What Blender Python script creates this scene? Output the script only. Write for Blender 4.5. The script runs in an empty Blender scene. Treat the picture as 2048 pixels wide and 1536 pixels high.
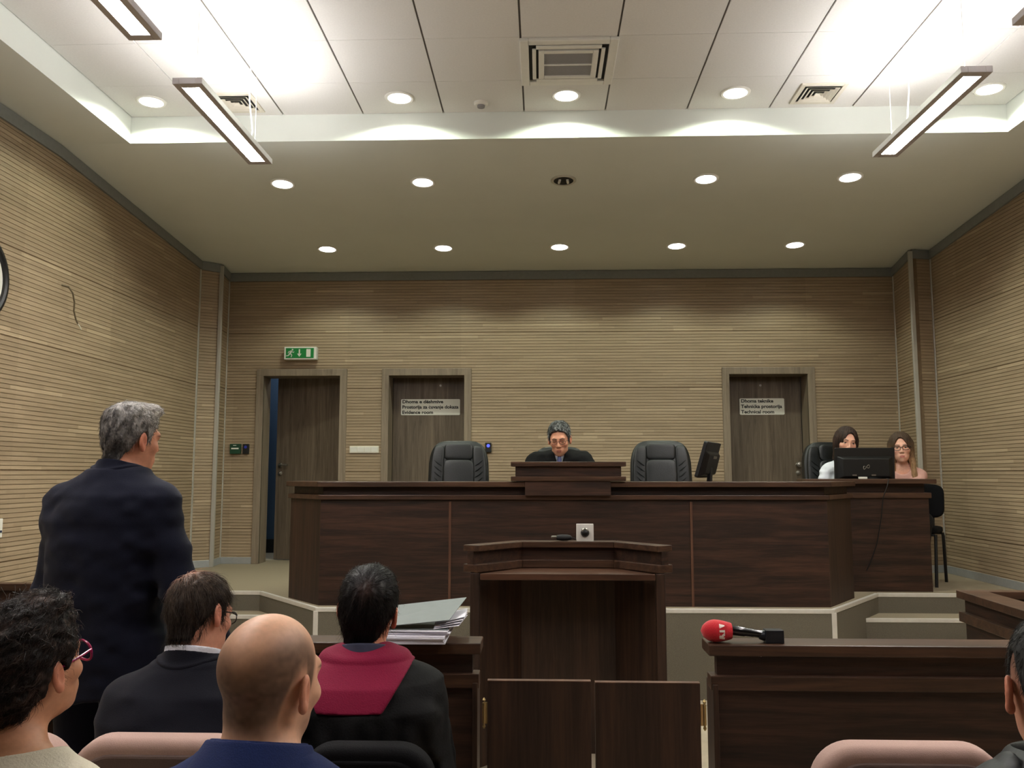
import bpy, math, random
import numpy as np
from mathutils import Vector, Matrix

# ------------------------------------------------------------------ camera, world, exposure
SC = bpy.context.scene
COL = SC.collection
F_PX = 1716.0
CAM_H = 1.55
PITCH, YAW = math.radians(5.99), math.radians(1.97)
cam_d = bpy.data.cameras.new('camera')
cam_d.sensor_width = 36.0
cam_d.lens = F_PX / 2048 * 36.0
cam_d.clip_start = 0.05
cam = bpy.data.objects.new('camera', cam_d)
COL.objects.link(cam)
cam.location = (0, 0, CAM_H)
cam.rotation_euler = (math.pi / 2 + PITCH, 0, YAW)
SC.camera = cam
SC.view_settings.view_transform = 'Standard'
SC.view_settings.look = 'None'
SC.view_settings.gamma = 1.0
SC.view_settings.exposure = 0.0
SC.view_settings.use_curve_mapping = False
W = bpy.data.worlds.new('world')
SC.world = W
W.use_nodes = True
W.node_tree.nodes['Background'].inputs[0].default_value = (0.02, 0.02, 0.02, 1)
W.node_tree.nodes['Background'].inputs[1].default_value = 0.3
K_PENDANT_UP = 42.0      # emission of a pendant's upper side
K_PENDANT_DOWN = 128.0     # emission of its tube
K_SPOT = 42.0            # watts of one downlight
LIGHT_COL = (0.91, 1.0, 0.82)
random.seed(7)

_c, _s = math.cos(PITCH), math.sin(PITCH)
_cy, _sy = math.cos(YAW), math.sin(YAW)
def at(px, py, y):
    """the point at depth y (metres into the room) seen at a photograph pixel"""
    u = (px - 1024) / F_PX; v = (768 - py) / F_PX
    d = (u, _c - v * _s, _s + v * _c)
    d = (d[0] * _cy - d[1] * _sy, d[0] * _sy + d[1] * _cy, d[2])
    t = y / d[1]
    return np.array([d[0] * t, y, CAM_H + d[2] * t])

# ------------------------------------------------------------------ materials
def srgb(r, g, b):
    f = lambda c: (c / 255 / 12.92) if c / 255 <= 0.04045 else ((c / 255 + 0.055) / 1.055) ** 2.4
    return (f(r), f(g), f(b))

def new_mat(name):
    m = bpy.data.materials.new(name); m.use_nodes = True
    nt = m.node_tree
    return m, nt, nt.nodes['Principled BSDF']

def N(nt, typ, **kw):
    n = nt.nodes.new(typ)
    for k, v in kw.items():
        if k.startswith('i_'):
            n.inputs[int(k[2:]) if k[2:].isdigit() else k[2:]].default_value = v
        else:
            setattr(n, k, v)
    return n

def ramp(nt, src, stops):
    r = nt.nodes.new('ShaderNodeValToRGB')
    el = r.color_ramp.elements
    while len(el) < len(stops): el.new(0.5)
    for e, (p, c) in zip(el, stops):
        e.position = p; e.color = (*c, 1)
    nt.links.new(src, r.inputs[0])
    return r.outputs[0]

def coords(nt, scale=(1, 1, 1), rot=(0, 0, 0)):
    tc = nt.nodes.new('ShaderNodeTexCoord')
    mp = nt.nodes.new('ShaderNodeMapping')
    mp.inputs['Scale'].default_value = scale
    mp.inputs['Rotation'].default_value = rot
    nt.links.new(tc.outputs['Object'], mp.inputs[0])
    return mp.outputs[0]

def bump(nt, b, src, strength=0.3, dist=0.01):
    bm = nt.nodes.new('ShaderNodeBump')
    bm.inputs['Strength'].default_value = strength
    bm.inputs['Distance'].default_value = dist
    nt.links.new(src, bm.inputs['Height'])
    nt.links.new(bm.outputs[0], b.inputs['Normal'])

def plain(name, col, rough=0.5, metal=0.0, var=0.12, scale=30.0, bumpy=0.0, spec=0.5, stretch=(1, 1, 1), coat=0.0, sheen=0.0):
    m, nt, b = new_mat(name)
    n = N(nt, 'ShaderNodeTexNoise', i_Scale=scale, i_Detail=4.0)
    nt.links.new(coords(nt, stretch), n.inputs['Vector'])
    lo = tuple(c * (1 - var) for c in col); hi = tuple(min(1, c * (1 + var)) for c in col)
    nt.links.new(ramp(nt, n.outputs['Fac'], [(0.3, lo), (0.7, hi)]), b.inputs['Base Color'])
    b.inputs['Roughness'].default_value = rough
    b.inputs['Metallic'].default_value = metal
    b.inputs['Specular IOR Level'].default_value = spec
    b.inputs['Coat Weight'].default_value = coat
    b.inputs['Sheen Weight'].default_value = sheen
    if bumpy: bump(nt, b, n.outputs['Fac'], bumpy, 0.004)
    return m

def wood(name, dark, mid, light, axis='x', rough=0.5, sc=1.0, spec=0.32):
    """figured wood, the grain running along one axis"""
    m, nt, b = new_mat(name)
    st = {'x': (0.55, 9, 9), 'y': (9, 0.55, 9), 'z': (9, 9, 0.45)}[axis]
    st = tuple(s * sc for s in st)
    v = coords(nt, st)
    n1 = N(nt, 'ShaderNodeTexNoise', i_Scale=2.2, i_Detail=6.0, i_Roughness=0.62, i_Distortion=0.9)
    nt.links.new(v, n1.inputs['Vector'])
    n2 = N(nt, 'ShaderNodeTexNoise', i_Scale=14.0, i_Detail=3.0, i_Roughness=0.6)
    nt.links.new(v, n2.inputs['Vector'])
    mx = N(nt, 'ShaderNodeMath', operation='MULTIPLY_ADD', i_1=0.35)
    nt.links.new(n2.outputs['Fac'], mx.inputs[0]); nt.links.new(n1.outputs['Fac'], mx.inputs[2])
    nt.links.new(ramp(nt, mx.outputs[0], [(0.42, dark), (0.62, mid), (0.86, light)]), b.inputs['Base Color'])
    b.inputs['Roughness'].default_value = rough
    b.inputs['Specular IOR Level'].default_value = spec
    bump(nt, b, n2.outputs['Fac'], 0.06, 0.002)
    return m

PITCHZ = 0.0315
def slat_mat():
    m, nt, b = new_mat('oak_slats')
    tc = nt.nodes.new('ShaderNodeTexCoord')
    sp = nt.nodes.new('ShaderNodeSeparateXYZ'); nt.links.new(tc.outputs['Object'], sp.inputs[0])
    def M(op, a, bb=None, c=None):
        n = nt.nodes.new('ShaderNodeMath'); n.operation = op
        for i, x in enumerate((a, bb, c)):
            if x is None: continue
            if isinstance(x, (int, float)): n.inputs[i].default_value = x
            else: nt.links.new(x, n.inputs[i])
        return n.outputs[0]
    run = M('ADD', sp.outputs[0], sp.outputs[1])
    row = M('FLOOR', M('DIVIDE', sp.outputs[2], PITCHZ))
    wn = N(nt, 'ShaderNodeTexWhiteNoise', noise_dimensions='1D'); nt.links.new(row, wn.inputs['W'])
    seg = M('FLOOR', M('DIVIDE', M('MULTIPLY_ADD', wn.outputs['Value'], 3.1, run), 0.62))
    cb = nt.nodes.new('ShaderNodeCombineXYZ'); nt.links.new(row, cb.inputs[0]); nt.links.new(seg, cb.inputs[1])
    w2 = N(nt, 'ShaderNodeTexWhiteNoise', noise_dimensions='3D'); nt.links.new(cb.outputs[0], w2.inputs['Vector'])
    # panel tint, one value for each board of the cladding
    cp = nt.nodes.new('ShaderNodeCombineXYZ')
    nt.links.new(M('FLOOR', M('DIVIDE', M('ADD', run, 0.35), 1.22)), cp.inputs[0])
    nt.links.new(M('FLOOR', M('DIVIDE', M('ADD', sp.outputs[2], 0.26), 0.905)), cp.inputs[1])
    w3 = N(nt, 'ShaderNodeTexWhiteNoise', noise_dimensions='3D'); nt.links.new(cp.outputs[0], w3.inputs['Vector'])
    # grain
    mp = nt.nodes.new('ShaderNodeMapping'); mp.inputs['Scale'].default_value = (1.3, 1.3, 45)
    nt.links.new(tc.outputs['Object'], mp.inputs[0])
    gr = N(nt, 'ShaderNodeTexNoise', i_Scale=2.0, i_Detail=5.0, i_Roughness=0.6); nt.links.new(mp.outputs[0], gr.inputs['Vector'])
    t = M('ADD', M('MULTIPLY', gr.outputs['Fac'], 0.62), M('MULTIPLY', w2.outputs['Value'], 0.14))
    t = M('ADD', t, M('MULTIPLY', w3.outputs['Value'], 0.12))
    t = M('ADD', t, M('MULTIPLY', M('GREATER_THAN', w2.outputs['Value'], 0.95), 0.13))
    nt.links.new(ramp(nt, t, [(0.25, srgb(140, 122, 98)), (0.5, srgb(162, 142, 116)), (0.72, srgb(178, 158, 130)), (0.95, srgb(198, 178, 148))]), b.inputs['Base Color'])
    b.inputs['Roughness'].default_value = 0.5
    b.inputs['Specular IOR Level'].default_value = 0.35
    return m

def emit(name, col, strength):
    m = bpy.data.materials.new(name); m.use_nodes = True
    nt = m.node_tree; nt.nodes.clear()
    e = nt.nodes.new('ShaderNodeEmission'); o = nt.nodes.new('ShaderNodeOutputMaterial')
    e.inputs[0].default_value = (*col, 1); e.inputs[1].default_value = strength
    nt.links.new(e.outputs[0], o.inputs[0])
    return m

def attr_mat(name, rough=0.5, scale=60.0, var=0.10, bumpy=0.15, sss=0.0, stretch=(1, 1, 1), spec=0.4, sheen=0.0):
    """colour comes from the mesh's own colour attribute, broken up with fine noise"""
    m, nt, b = new_mat(name)
    a = N(nt, 'ShaderNodeVertexColor', layer_name='tint')
    n = N(nt, 'ShaderNodeTexNoise', i_Scale=scale, i_Detail=3.0); nt.links.new(coords(nt, stretch), n.inputs['Vector'])
    r = ramp(nt, n.outputs['Fac'], [(0.3, (1 - var,) * 3), (0.7, (1 + var,) * 3)])
    mx = N(nt, 'ShaderNodeMix', data_type='RGBA', blend_type='MULTIPLY'); mx.inputs[0].default_value = 1
    nt.links.new(a.outputs[0], mx.inputs[6]); nt.links.new(r, mx.inputs[7])
    nt.links.new(mx.outputs[2], b.inputs['Base Color'])
    b.inputs['Roughness'].default_value = rough
    b.inputs['Specular IOR Level'].default_value = spec
    b.inputs['Sheen Weight'].default_value = sheen
    if sss:
        b.inputs['Subsurface Weight'].default_value = sss
        b.inputs['Subsurface Radius'].default_value = (0.012, 0.005, 0.003)
        b.inputs['Subsurface Scale'].default_value = 0.6
    if bumpy: bump(nt, b, n.outputs['Fac'], bumpy, 0.002)
    return m

M_ = {}
M_['slat'] = slat_mat()
M_['felt'] = plain('groove_backing', srgb(118, 98, 74), 0.9)
M_['walnut_x'] = wood('walnut_across', srgb(22, 15, 12), srgb(40, 26, 19), srgb(66, 43, 31), 'x')
M_['walnut_y'] = wood('walnut_deep', srgb(22, 15, 12), srgb(40, 26, 19), srgb(66, 43, 31), 'y')
M_['walnut_z'] = wood('walnut_upright', srgb(28, 20, 15), srgb(46, 32, 24), srgb(66, 46, 34), 'z')
M_['walnut_edge'] = wood('walnut_edge', srgb(40, 28, 20), srgb(60, 42, 31), srgb(82, 58, 43), 'x', 0.38)
M_['walnut_batten'] = wood('walnut_batten', srgb(66, 44, 32), srgb(82, 55, 40), srgb(98, 68, 50), 'z')
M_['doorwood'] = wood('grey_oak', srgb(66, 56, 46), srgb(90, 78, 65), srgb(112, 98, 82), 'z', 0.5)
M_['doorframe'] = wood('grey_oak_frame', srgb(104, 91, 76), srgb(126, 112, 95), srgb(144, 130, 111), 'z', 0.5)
M_['paint'] = plain('ceiling_paint', srgb(222, 226, 219), 0.9, var=0.015, scale=3)
M_['tile'] = plain('ceiling_tile', srgb(222, 220, 216), 0.9, var=0.03, scale=90, bumpy=0.1)
M_['tilegap'] = plain('tile_shadow_gap', srgb(112, 108, 104), 0.9)
M_['trimgrey'] = plain('grey_trim', srgb(126, 128, 124), 0.6, var=0.05)
M_['alu'] = plain('brushed_aluminium', srgb(196, 194, 186), 0.38, 0.5, var=0.05, stretch=(1, 1, 0.05))
M_['nosing'] = plain('nosing_metal', srgb(214, 210, 200), 0.4, 0.3, var=0.04)
M_['baseb'] = plain('baseboard_metal', srgb(168, 170, 170), 0.4, 0.4, var=0.05)
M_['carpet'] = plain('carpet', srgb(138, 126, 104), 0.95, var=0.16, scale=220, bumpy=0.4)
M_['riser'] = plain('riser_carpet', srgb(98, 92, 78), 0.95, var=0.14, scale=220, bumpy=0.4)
M_['floor'] = plain('floor_vinyl', srgb(172, 160, 138), 0.6, var=0.08, scale=12)
M_['white'] = plain('white_plastic', srgb(226, 224, 216), 0.4, var=0.02)
M_['cream'] = plain('cream_enamel', srgb(214, 208, 192), 0.5, var=0.03)
M_['pendant'] = plain('pendant_grey', srgb(188, 182, 184), 0.45, 0.2, var=0.04)
M_['black'] = plain('black_plastic', srgb(10, 10, 11), 0.45, var=0.1)
M_['blackmat'] = plain('black_matt', srgb(12, 12, 13), 0.7, var=0.1)
M_['leather'] = plain('black_leather', srgb(17, 20, 21), 0.38, var=0.15, scale=160, bumpy=0.25)
M_['chrome'] = plain('chrome', srgb(200, 200, 200), 0.2, 1.0, var=0.03)
M_['steel'] = plain('satin_steel', srgb(150, 146, 138), 0.35, 0.9, var=0.04)
M_['brass'] = plain('brass', srgb(176, 156, 110), 0.32, 1.0, var=0.06)
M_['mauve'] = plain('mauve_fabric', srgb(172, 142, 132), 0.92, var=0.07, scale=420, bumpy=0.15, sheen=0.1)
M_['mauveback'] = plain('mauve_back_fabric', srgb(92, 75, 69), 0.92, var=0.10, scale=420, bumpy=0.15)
M_['blackfab'] = plain('black_fabric', srgb(9, 9, 12), 0.9, spec=0.2, var=0.15, scale=260, bumpy=0.3)
M_['green'] = plain('sign_green', srgb(18, 128, 58), 0.4, var=0.03)
M_['darkgreen'] = plain('box_green', srgb(22, 62, 40), 0.45, var=0.05)
M_['signwhite'] = plain('sign_white', srgb(226, 224, 212), 0.5, var=0.02)
M_['ink'] = plain('ink', srgb(22, 22, 20), 0.6)
M_['blueled'] = emit('blue_led', (0.08, 0.1, 1.0), 2.2)
M_['tube'] = emit('lit_tube', (1.0, 0.94, 0.92), K_PENDANT_DOWN)
M_['uplight'] = emit('lit_upper_side', (1.0, 0.98, 0.97), K_PENDANT_UP)
M_['lens'] = emit('lit_lens', (1.0, 0.97, 0.9), 14.0)
M_['paper'] = plain('paper', srgb(214, 213, 222), 0.8, var=0.04)
M_['folder'] = plain('grey_folder', srgb(100, 107, 107), 0.5, var=0.03)
M_['redfoam'] = plain('red_foam', srgb(196, 16, 34), 0.95, var=0.16, scale=420, bumpy=0.5, sheen=0.3)
M_['bluewall'] = plain('blue_corridor_paint', srgb(66, 88, 112), 0.8, var=0.03)
M_['filter'] = plain('filter_mesh', srgb(140, 138, 140), 0.8, var=0.2, scale=400)
M_['darkvent'] = plain('vent_dark', srgb(34, 33, 32), 0.8)

# ------------------------------------------------------------------ mesh helpers
class MB:
    def __init__(s): s.v = []; s.f = []; s.m = []; s.cur = 0
    def add(s, vs, fs):
        o = len(s.v); s.v += [tuple(map(float, p)) for p in vs]
        s.f += [tuple(i + o for i in f) for f in fs]; s.m += [s.cur] * len(fs)
        return s
    def box(s, x0, x1, y0, y1, z0, z1):
        v = [(x0, y0, z0), (x1, y0, z0), (x1, y1, z0), (x0, y1, z0), (x0, y0, z1), (x1, y0, z1), (x1, y1, z1), (x0, y1, z1)]
        return s.add(v, [(0, 3, 2, 1), (4, 5, 6, 7), (0, 1, 5, 4), (1, 2, 6, 5), (2, 3, 7, 6), (3, 0, 4, 7)])
    def hexa(s, b, t):
        return s.add(list(b) + list(t), [(0, 3, 2, 1), (4, 5, 6, 7), (0, 1, 5, 4), (1, 2, 6, 5), (2, 3, 7, 6), (3, 0, 4, 7)])
    def prism(s, poly, z0, z1):
        n = len(poly)
        v = [(x, y, z0) for x, y in poly] + [(x, y, z1) for x, y in poly]
        return s.add(v, [tuple(range(n - 1, -1, -1)), tuple(range(n, 2 * n))] + [(i, (i + 1) % n, n + (i + 1) % n, n + i) for i in range(n)])
    def prism_y(s, poly, y0, y1):          # polygon in x,z pushed along y
        n = len(poly)
        v = [(x, y0, z) for x, z in poly] + [(x, y1, z) for x, z in poly]
        return s.add(v, [tuple(range(n)), tuple(range(2 * n - 1, n - 1, -1))] + [(i, n + i, n + (i + 1) % n, (i + 1) % n) for i in range(n)])
    def strip(s, inner, outer, z0, z1):    # band between two polylines
        n = len(inner)
        for i in range(n - 1):
            s.hexa([(*inner[i], z0), (*inner[i + 1], z0), (*outer[i + 1], z0), (*outer[i], z0)],
                   [(*inner[i], z1), (*inner[i + 1], z1), (*outer[i + 1], z1), (*outer[i], z1)])
        return s
    def tube(s, pts, r, n=8, cap=True):
        pts = [Vector(p) for p in pts]; k = len(pts)
        rs = r if isinstance(r, (list, tuple)) else [r] * k
        v = []; up = None
        for i, p in enumerate(pts):
            t = (pts[min(i + 1, k - 1)] - pts[max(i - 1, 0)])
            if t.length < 1e-9: t = Vector((0, 0, 1))
            t.normalize()
            if up is None:
                up = t.orthogonal().normalized()
            up = (up - t * up.dot(t))
            if up.length < 1e-6: up = t.orthogonal()
            up.normalize(); w = t.cross(up)
            for j in range(n):
                a = 2 * math.pi * j / n
                v.append(p + (up * math.cos(a) + w * math.sin(a)) * rs[i])
        f = []
        for i in range(k - 1):
            for j in range(n):
                f.append((i * n + j, i * n + (j + 1) % n, (i + 1) * n + (j + 1) % n, (i + 1) * n + j))
        if cap: f += [tuple(range(n - 1, -1, -1)), tuple(range((k - 1) * n, k * n))]
        return s.add(v, f)
    def lathe(s, prof, c=(0, 0, 0), axis='z', n=24, caps=True):
        """prof: (radius, height) pairs from one end to the other"""
        v = []; f = []
        for r, h in prof:
            for j in range(n):
                a = 2 * math.pi * j / n
                x, y, z = r * math.cos(a), r * math.sin(a), h
                if axis == 'x': x, y, z = z, x, y
                if axis == 'y': x, y, z = y, z, x
                v.append((x + c[0], y + c[1], z + c[2]))
        k = len(prof)
        for i in range(k - 1):
            for j in range(n):
                f.append((i * n + j, i * n + (j + 1) % n, (i + 1) * n + (j + 1) % n, (i + 1) * n + j))
        if caps: f += [tuple(range(n - 1, -1, -1)), tuple(range((k - 1) * n, k * n))]
        return s.add(v, f)
    def rrect(s, x0, x1, z0, z1, y0, y1, rad, k=6, only_top=False):   # rounded plate facing y
        p = []
        for cx, cz, a0, rd in ((x1 - rad, z1 - rad, 0, 1), (x0 + rad, z1 - rad, 90, 1), (x0 + rad, z0 + rad, 180, 0), (x1 - rad, z0 + rad, 270, 0)):
            if only_top and not rd:
                p.append((x0 if a0 == 180 else x1, z0)); continue
            for i in range(k + 1):
                a = math.radians(a0 + 90 * i / k)
                p.append((cx + rad * math.cos(a), cz + rad * math.sin(a)))
        p = p[::-1]
        return s.prism_y(p[::-1], y0, y1)
    def xf(s, mat):
        s.v = [tuple(mat @ Vector(p)) for p in s.v]; return s

def setp(o, label=None, cat=None, group=None, kind=None):
    if label: o['label'] = label
    if cat: o['category'] = cat
    if group: o['group'] = group
    if kind: o['kind'] = kind
    return o

def mesh_obj(name, v, f, mats, mi=None, smooth=False):
    me = bpy.data.meshes.new(name)
    me.from_pydata([tuple(p) for p in v], [], [tuple(q) for q in f])
    for m in (mats if isinstance(mats, (list, tuple)) else [mats]): me.materials.append(m)
    if mi is not None: me.polygons.foreach_set('material_index', mi)
    if smooth: me.polygons.foreach_set('use_smooth', [True] * len(me.polygons))
    me.validate(); me.update()
    o = bpy.data.objects.new(name, me); COL.objects.link(o)
    return o

def recalc(o):
    import bmesh
    bm = bmesh.new(); bm.from_mesh(o.data); bmesh.ops.recalc_face_normals(bm, faces=bm.faces); bm.to_mesh(o.data); bm.free()

def smooth_by_angle(o, deg=35):
    me = o.data
    me.polygons.foreach_set('use_smooth', [True] * len(me.polygons))
    me.set_sharp_from_angle(angle=math.radians(deg))

def part(name, mb, mat, parent, local=False, bevel=0.0, smooth=False, label=None, kind=None):
    """a mesh under its thing; mb is in world metres unless local"""
    v = mb.v
    if not local:
        L = Vector((0, 0, 0)); q = parent
        while q is not None: L = L + q.location; q = q.parent
        v = [(p[0] - L.x, p[1] - L.y, p[2] - L.z) for p in v]
    o = mesh_obj(name, v, mb.f, mat, mb.m)
    recalc(o)
    o.parent = parent
    if smooth: smooth_by_angle(o)
    if bevel:
        b = o.modifiers.new('bevel', 'BEVEL'); b.width = bevel; b.segments = 2 if bevel < .015 else 6; b.limit_method = 'ANGLE'; b.angle_limit = math.radians(40)
        if bevel >= .015: o.data.polygons.foreach_set('use_smooth', [True] * len(o.data.polygons))
    if label: o['label'] = label
    if kind: o['kind'] = kind
    return o

def thing(name, label, cat, loc=(0, 0, 0), rotz=0.0, group=None):
    o = bpy.data.objects.new(name, None); COL.objects.link(o)
    o.empty_display_size = 0.1
    o.location = loc; o.rotation_euler = (0, 0, rotz)
    return setp(o, label, cat, group)

def solo(name, mb, mat, label, cat, group=None, bevel=0.0, smooth=False):
    """a thing that is one mesh, its origin at the middle of its base"""
    a = np.array(mb.v); lo, hi = a.min(0), a.max(0)
    c = np.array([(lo[0] + hi[0]) / 2, (lo[1] + hi[1]) / 2, lo[2]])
    o = mesh_obj(name, a - c, mb.f, mat, mb.m); recalc(o)
    o.location = c
    if smooth: smooth_by_angle(o)
    if bevel:
        b = o.modifiers.new('bevel', 'BEVEL'); b.width = bevel; b.segments = 2; b.limit_method = 'ANGLE'; b.angle_limit = math.radians(40)
    return setp(o, label, cat, group)

def struct(name, mb, mat, bevel=0.0, smooth=False):
    o = mesh_obj(name, mb.v, mb.f, mat, mb.m); recalc(o)
    if smooth: smooth_by_angle(o)
    if bevel:
        b = o.modifiers.new('bevel', 'BEVEL'); b.width = bevel; b.segments = 2; b.limit_method = 'ANGLE'; b.angle_limit = math.radians(40)
    o['kind'] = 'structure'
    return o

def copy_tree(o, parent=None):
    c = o.copy(); COL.objects.link(c)
    if parent is not None: c.parent = parent
    for ch in list(o.children): copy_tree(ch, c)
    return c

def text_mb(txt, size, mat4, bold=0.0, align='LEFT', depth=0.001, space=1.0, shear=0.0):
    cu = bpy.data.curves.new('t', 'FONT'); cu.body = txt; cu.size = size; cu.extrude = depth
    cu.offset = bold; cu.align_x = align; cu.space_character = space; cu.shear = shear; cu.resolution_u = 4
    o = bpy.data.objects.new('t', cu); COL.objects.link(o)
    dg = bpy.context.evaluated_depsgraph_get(); dg.update()
    me = bpy.data.meshes.new_from_object(o.evaluated_get(dg))
    mb = MB(); mb.add([tuple(mat4 @ v.co) for v in me.vertices], [tuple(p.vertices) for p in me.polygons])
    bpy.data.objects.remove(o); bpy.data.curves.remove(cu); bpy.data.meshes.remove(me)
    return mb

def text_w(mb): a = np.array(mb.v); return a[:, 0].max() - a[:, 0].min()
# ------------------------------------------------------------------ the room
XL, XR, YB, YF = -3.53, 3.87, 9.05, -5.0
ZP = 0.613                   # platform
ZS, ZT = 3.955, 4.155        # soffit and tiled recess
YE = 5.96                    # front edge of the recess
ZB = 3.72                    # ceiling at the back wall
RX0, RX1 = -3.0, 3.30        # recess
SEAMS = (0.99, 1.565, 2.455, 3.045)

def slat_face(mb_s, mb_b, p0, p1, z0, ztop, holes=(), d=0.005):
    """slatted cladding between two plan points, the room on the left hand of p0->p1; ztop(s) gives the height"""
    p0 = np.array(p0, float); p1 = np.array(p1, float)
    L = np.linalg.norm(p1 - p0); t = (p1 - p0) / L; n = np.array([-t[1], t[0]])
    zmax = max(ztop(0), ztop(L))
    k0 = int(math.floor(z0 / PITCHZ)); k1 = int(math.ceil(zmax / PITCHZ))
    for k in range(k0, k1):
        a, b = max(z0, k * PITCHZ + 0.0021), min(zmax, (k + 1) * PITCHZ - 0.0021)
        for sm in SEAMS:
            if abs(k * PITCHZ - sm) < PITCHZ / 2: a += 0.004
            if abs((k + 1) * PITCHZ - sm) < PITCHZ / 2: b -= 0.002
        if b <= a: continue
        cuts = [(0.0, L)]
        for (h0, h1, hb, ht) in holes:
            if b > hb and a < ht:
                cuts = [q for (c0, c1) in cuts for q in ((c0, min(c1, h0)), (max(c0, h1), c1)) if q[1] - q[0] > 0.004]
        for c0, c1 in cuts:
            q = []
            for z in (a, b):
                for s_, o_ in ((c0, d), (c1, d), (c1, 0), (c0, 0)):
                    zz = min(z, ztop(s_))
                    q.append((*(p0 + t * s_ + n * o_), zz))
            mb_s.hexa(q[:4], q[4:])
    # backing
    xs = sorted(set([0.0, L] + [h for hh in holes for h in hh[:2]]))
    for c0, c1 in zip(xs[:-1], xs[1:]):
        hb = [h for h in holes if h[0] <= c0 + 1e-6 and h[1] >= c1 - 1e-6]
        spans = [(z0, None)] if not hb else [(hb[0][3], None)]
        for zb, _ in spans:
            A = p0 + t * c0; B = p0 + t * c1; o_ = -n * 0.05
            mb_b.hexa([(*A, zb), (*B, zb), (*(B + o_), zb), (*(A + o_), zb)],
                      [(*A, ztop(c0)), (*B, ztop(c1)), (*(B + o_), ztop(c1)), (*(A + o_), ztop(c0))])

def zceil(y): return ZS if y <= YE else ZS - (y - YE) * (ZS - ZB) / (YB - YE)
def wall(name, runs):
    s_, b_ = MB(), MB()
    for (p0, p1, z0, holes) in runs:
        L = math.dist(p0, p1)
        slat_face(s_, b_, p0, p1, z0, lambda s, p0=p0, p1=p1, L=L: zceil(p0[1] + (p1[1] - p0[1]) * s / L), holes)
    m = MB(); m.add(s_.v, s_.f); m.cur = 1; m.add(b_.v, b_.f)
    return struct(name, m, [M_['slat'], M_['felt']])

CL = [(-3.53, 8.62), (-3.36, 8.74), (-3.385, YB)]         # left pilaster in plan
CR = [(3.725, YB), (3.665, 8.46), (3.87, 8.50)]
D1 = (-3.047, -2.073); D2 = (-1.696, -0.743); D3 = (1.899, 2.864)   # door frames
ZD = 2.668
# back wall runs right to left so that the room is on the left hand
bx0, bx1 = CR[0][0], CL[2][0]
holes = [(bx0 - d[1] + 0.03, bx0 - d[0] - 0.03, 0, ZD - 0.03) for d in (D3, D2, D1)]
wall('wall_back', [((bx0, YB), (bx1, YB), ZP, holes)])
wall('wall_left', [(CL[2], CL[1], ZP, ()), (CL[1], CL[0], ZP, ()), ((XL, 8.62), (XL, 6.9), ZP, ()), ((XL, 6.9), (XL, YF), 0, ())])
wall('wall_right', [((XR, YF), (XR, 6.9), 0, ()), ((XR, 6.9), (XR, 8.50), ZP, ()), (CR[2], CR[1], ZP, ()), (CR[1], CR[0], ZP, ())])
m = MB(); m.box(XL, XR, YF - 0.1, YF, 0, ZS); struct('wall_rear', m, plain('rear_wall_paint', srgb(120, 104, 86), 0.8))

# ceiling: soffit strips, sloped front part, faces of the recess
YR = -2.0
m = MB()
m.hexa([(XL - .1, YF, ZS), (RX0, YF, ZS), (RX0, YE, ZS), (XL - .1, YE, ZS)], [(XL - .1, YF, ZS + .35), (RX0, YF, ZS + .35), (RX0, YE, ZS + .35), (XL - .1, YE, ZS + .35)])
m.hexa([(RX1, YF, ZS), (XR + .1, YF, ZS), (XR + .1, YE, ZS), (RX1, YE, ZS)], [(RX1, YF, ZS + .35), (XR + .1, YF, ZS + .35), (XR + .1, YE, ZS + .35), (RX1, YE, ZS + .35)])
m.hexa([(RX0, YF, ZS), (RX1, YF, ZS), (RX1, YR, ZS), (RX0, YR, ZS)], [(RX0, YF, ZS + .35), (RX1, YF, ZS + .35), (RX1, YR, ZS + .35), (RX0, YR, ZS + .35)])
zb2 = zceil(YB + .1)
m.hexa([(XL - .1, YE, ZS), (XR + .1, YE, ZS), (XR + .1, YB + .1, zb2), (XL - .1, YB + .1, zb2)], [(XL - .1, YE, ZS + .35), (XR + .1, YE, ZS + .35), (XR + .1, YB + .1, ZS + .35), (XL - .1, YB + .1, ZS + .35)])
struct('ceiling', m, M_['paint'])
# tiled ceiling in the recess: tiles with open joints over a backing
m = MB(); m.cur = 1; m.box(RX0, RX1, YR, YE, ZT + .012, ZT + .1); m.cur = 0
gx = [RX0] + [v for v in np.arange(-0.118 - 0.5845 * 8, RX1, 0.5845) if v > RX0 + .03] + [RX1]
gy = [YR] + [v for v in np.arange(5.462 - 0.5655 * 20, YE, 0.5655) if v > YR + .03] + [YE]
for a, b in zip(gx[:-1], gx[1:]):
    for c, d in zip(gy[:-1], gy[1:]):
        m.box(a + .006, b - .006, c + .0015, d - .0015, ZT, ZT + .011)
struct('ceiling_tiles', m, [M_['tile'], M_['tilegap']])

# crown trim along the walls
m = MB(); t_ = 0.022; hh = 0.088
def crown(a, b, w=t_):
    a = np.array(a); b = np.array(b); t = (b - a) / np.linalg.norm(b - a); n = np.array([-t[1], t[0]]) * w
    za, zb = zceil(a[1]) - .004, zceil(b[1]) - .004
    m.hexa([(*a, za - hh), (*b, zb - hh), (*(b + n), zb - hh), (*(a + n), za - hh)], [(*a, za), (*b, zb), (*(b + n), zb), (*(a + n), za)])
for a, b in (((bx0, YB), (bx1, YB)), (CL[2], CL[1]), (CL[1], CL[0]), (CL[0], (XL, YE)), ((XL, YE), (XL, YF)), ((XR, YF), (XR, YE)), ((XR, YE), CR[2]), (CR[2], CR[1]), (CR[1], CR[0])):
    crown(a, b)
struct('trim_1', m, M_['trimgrey'])
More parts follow.
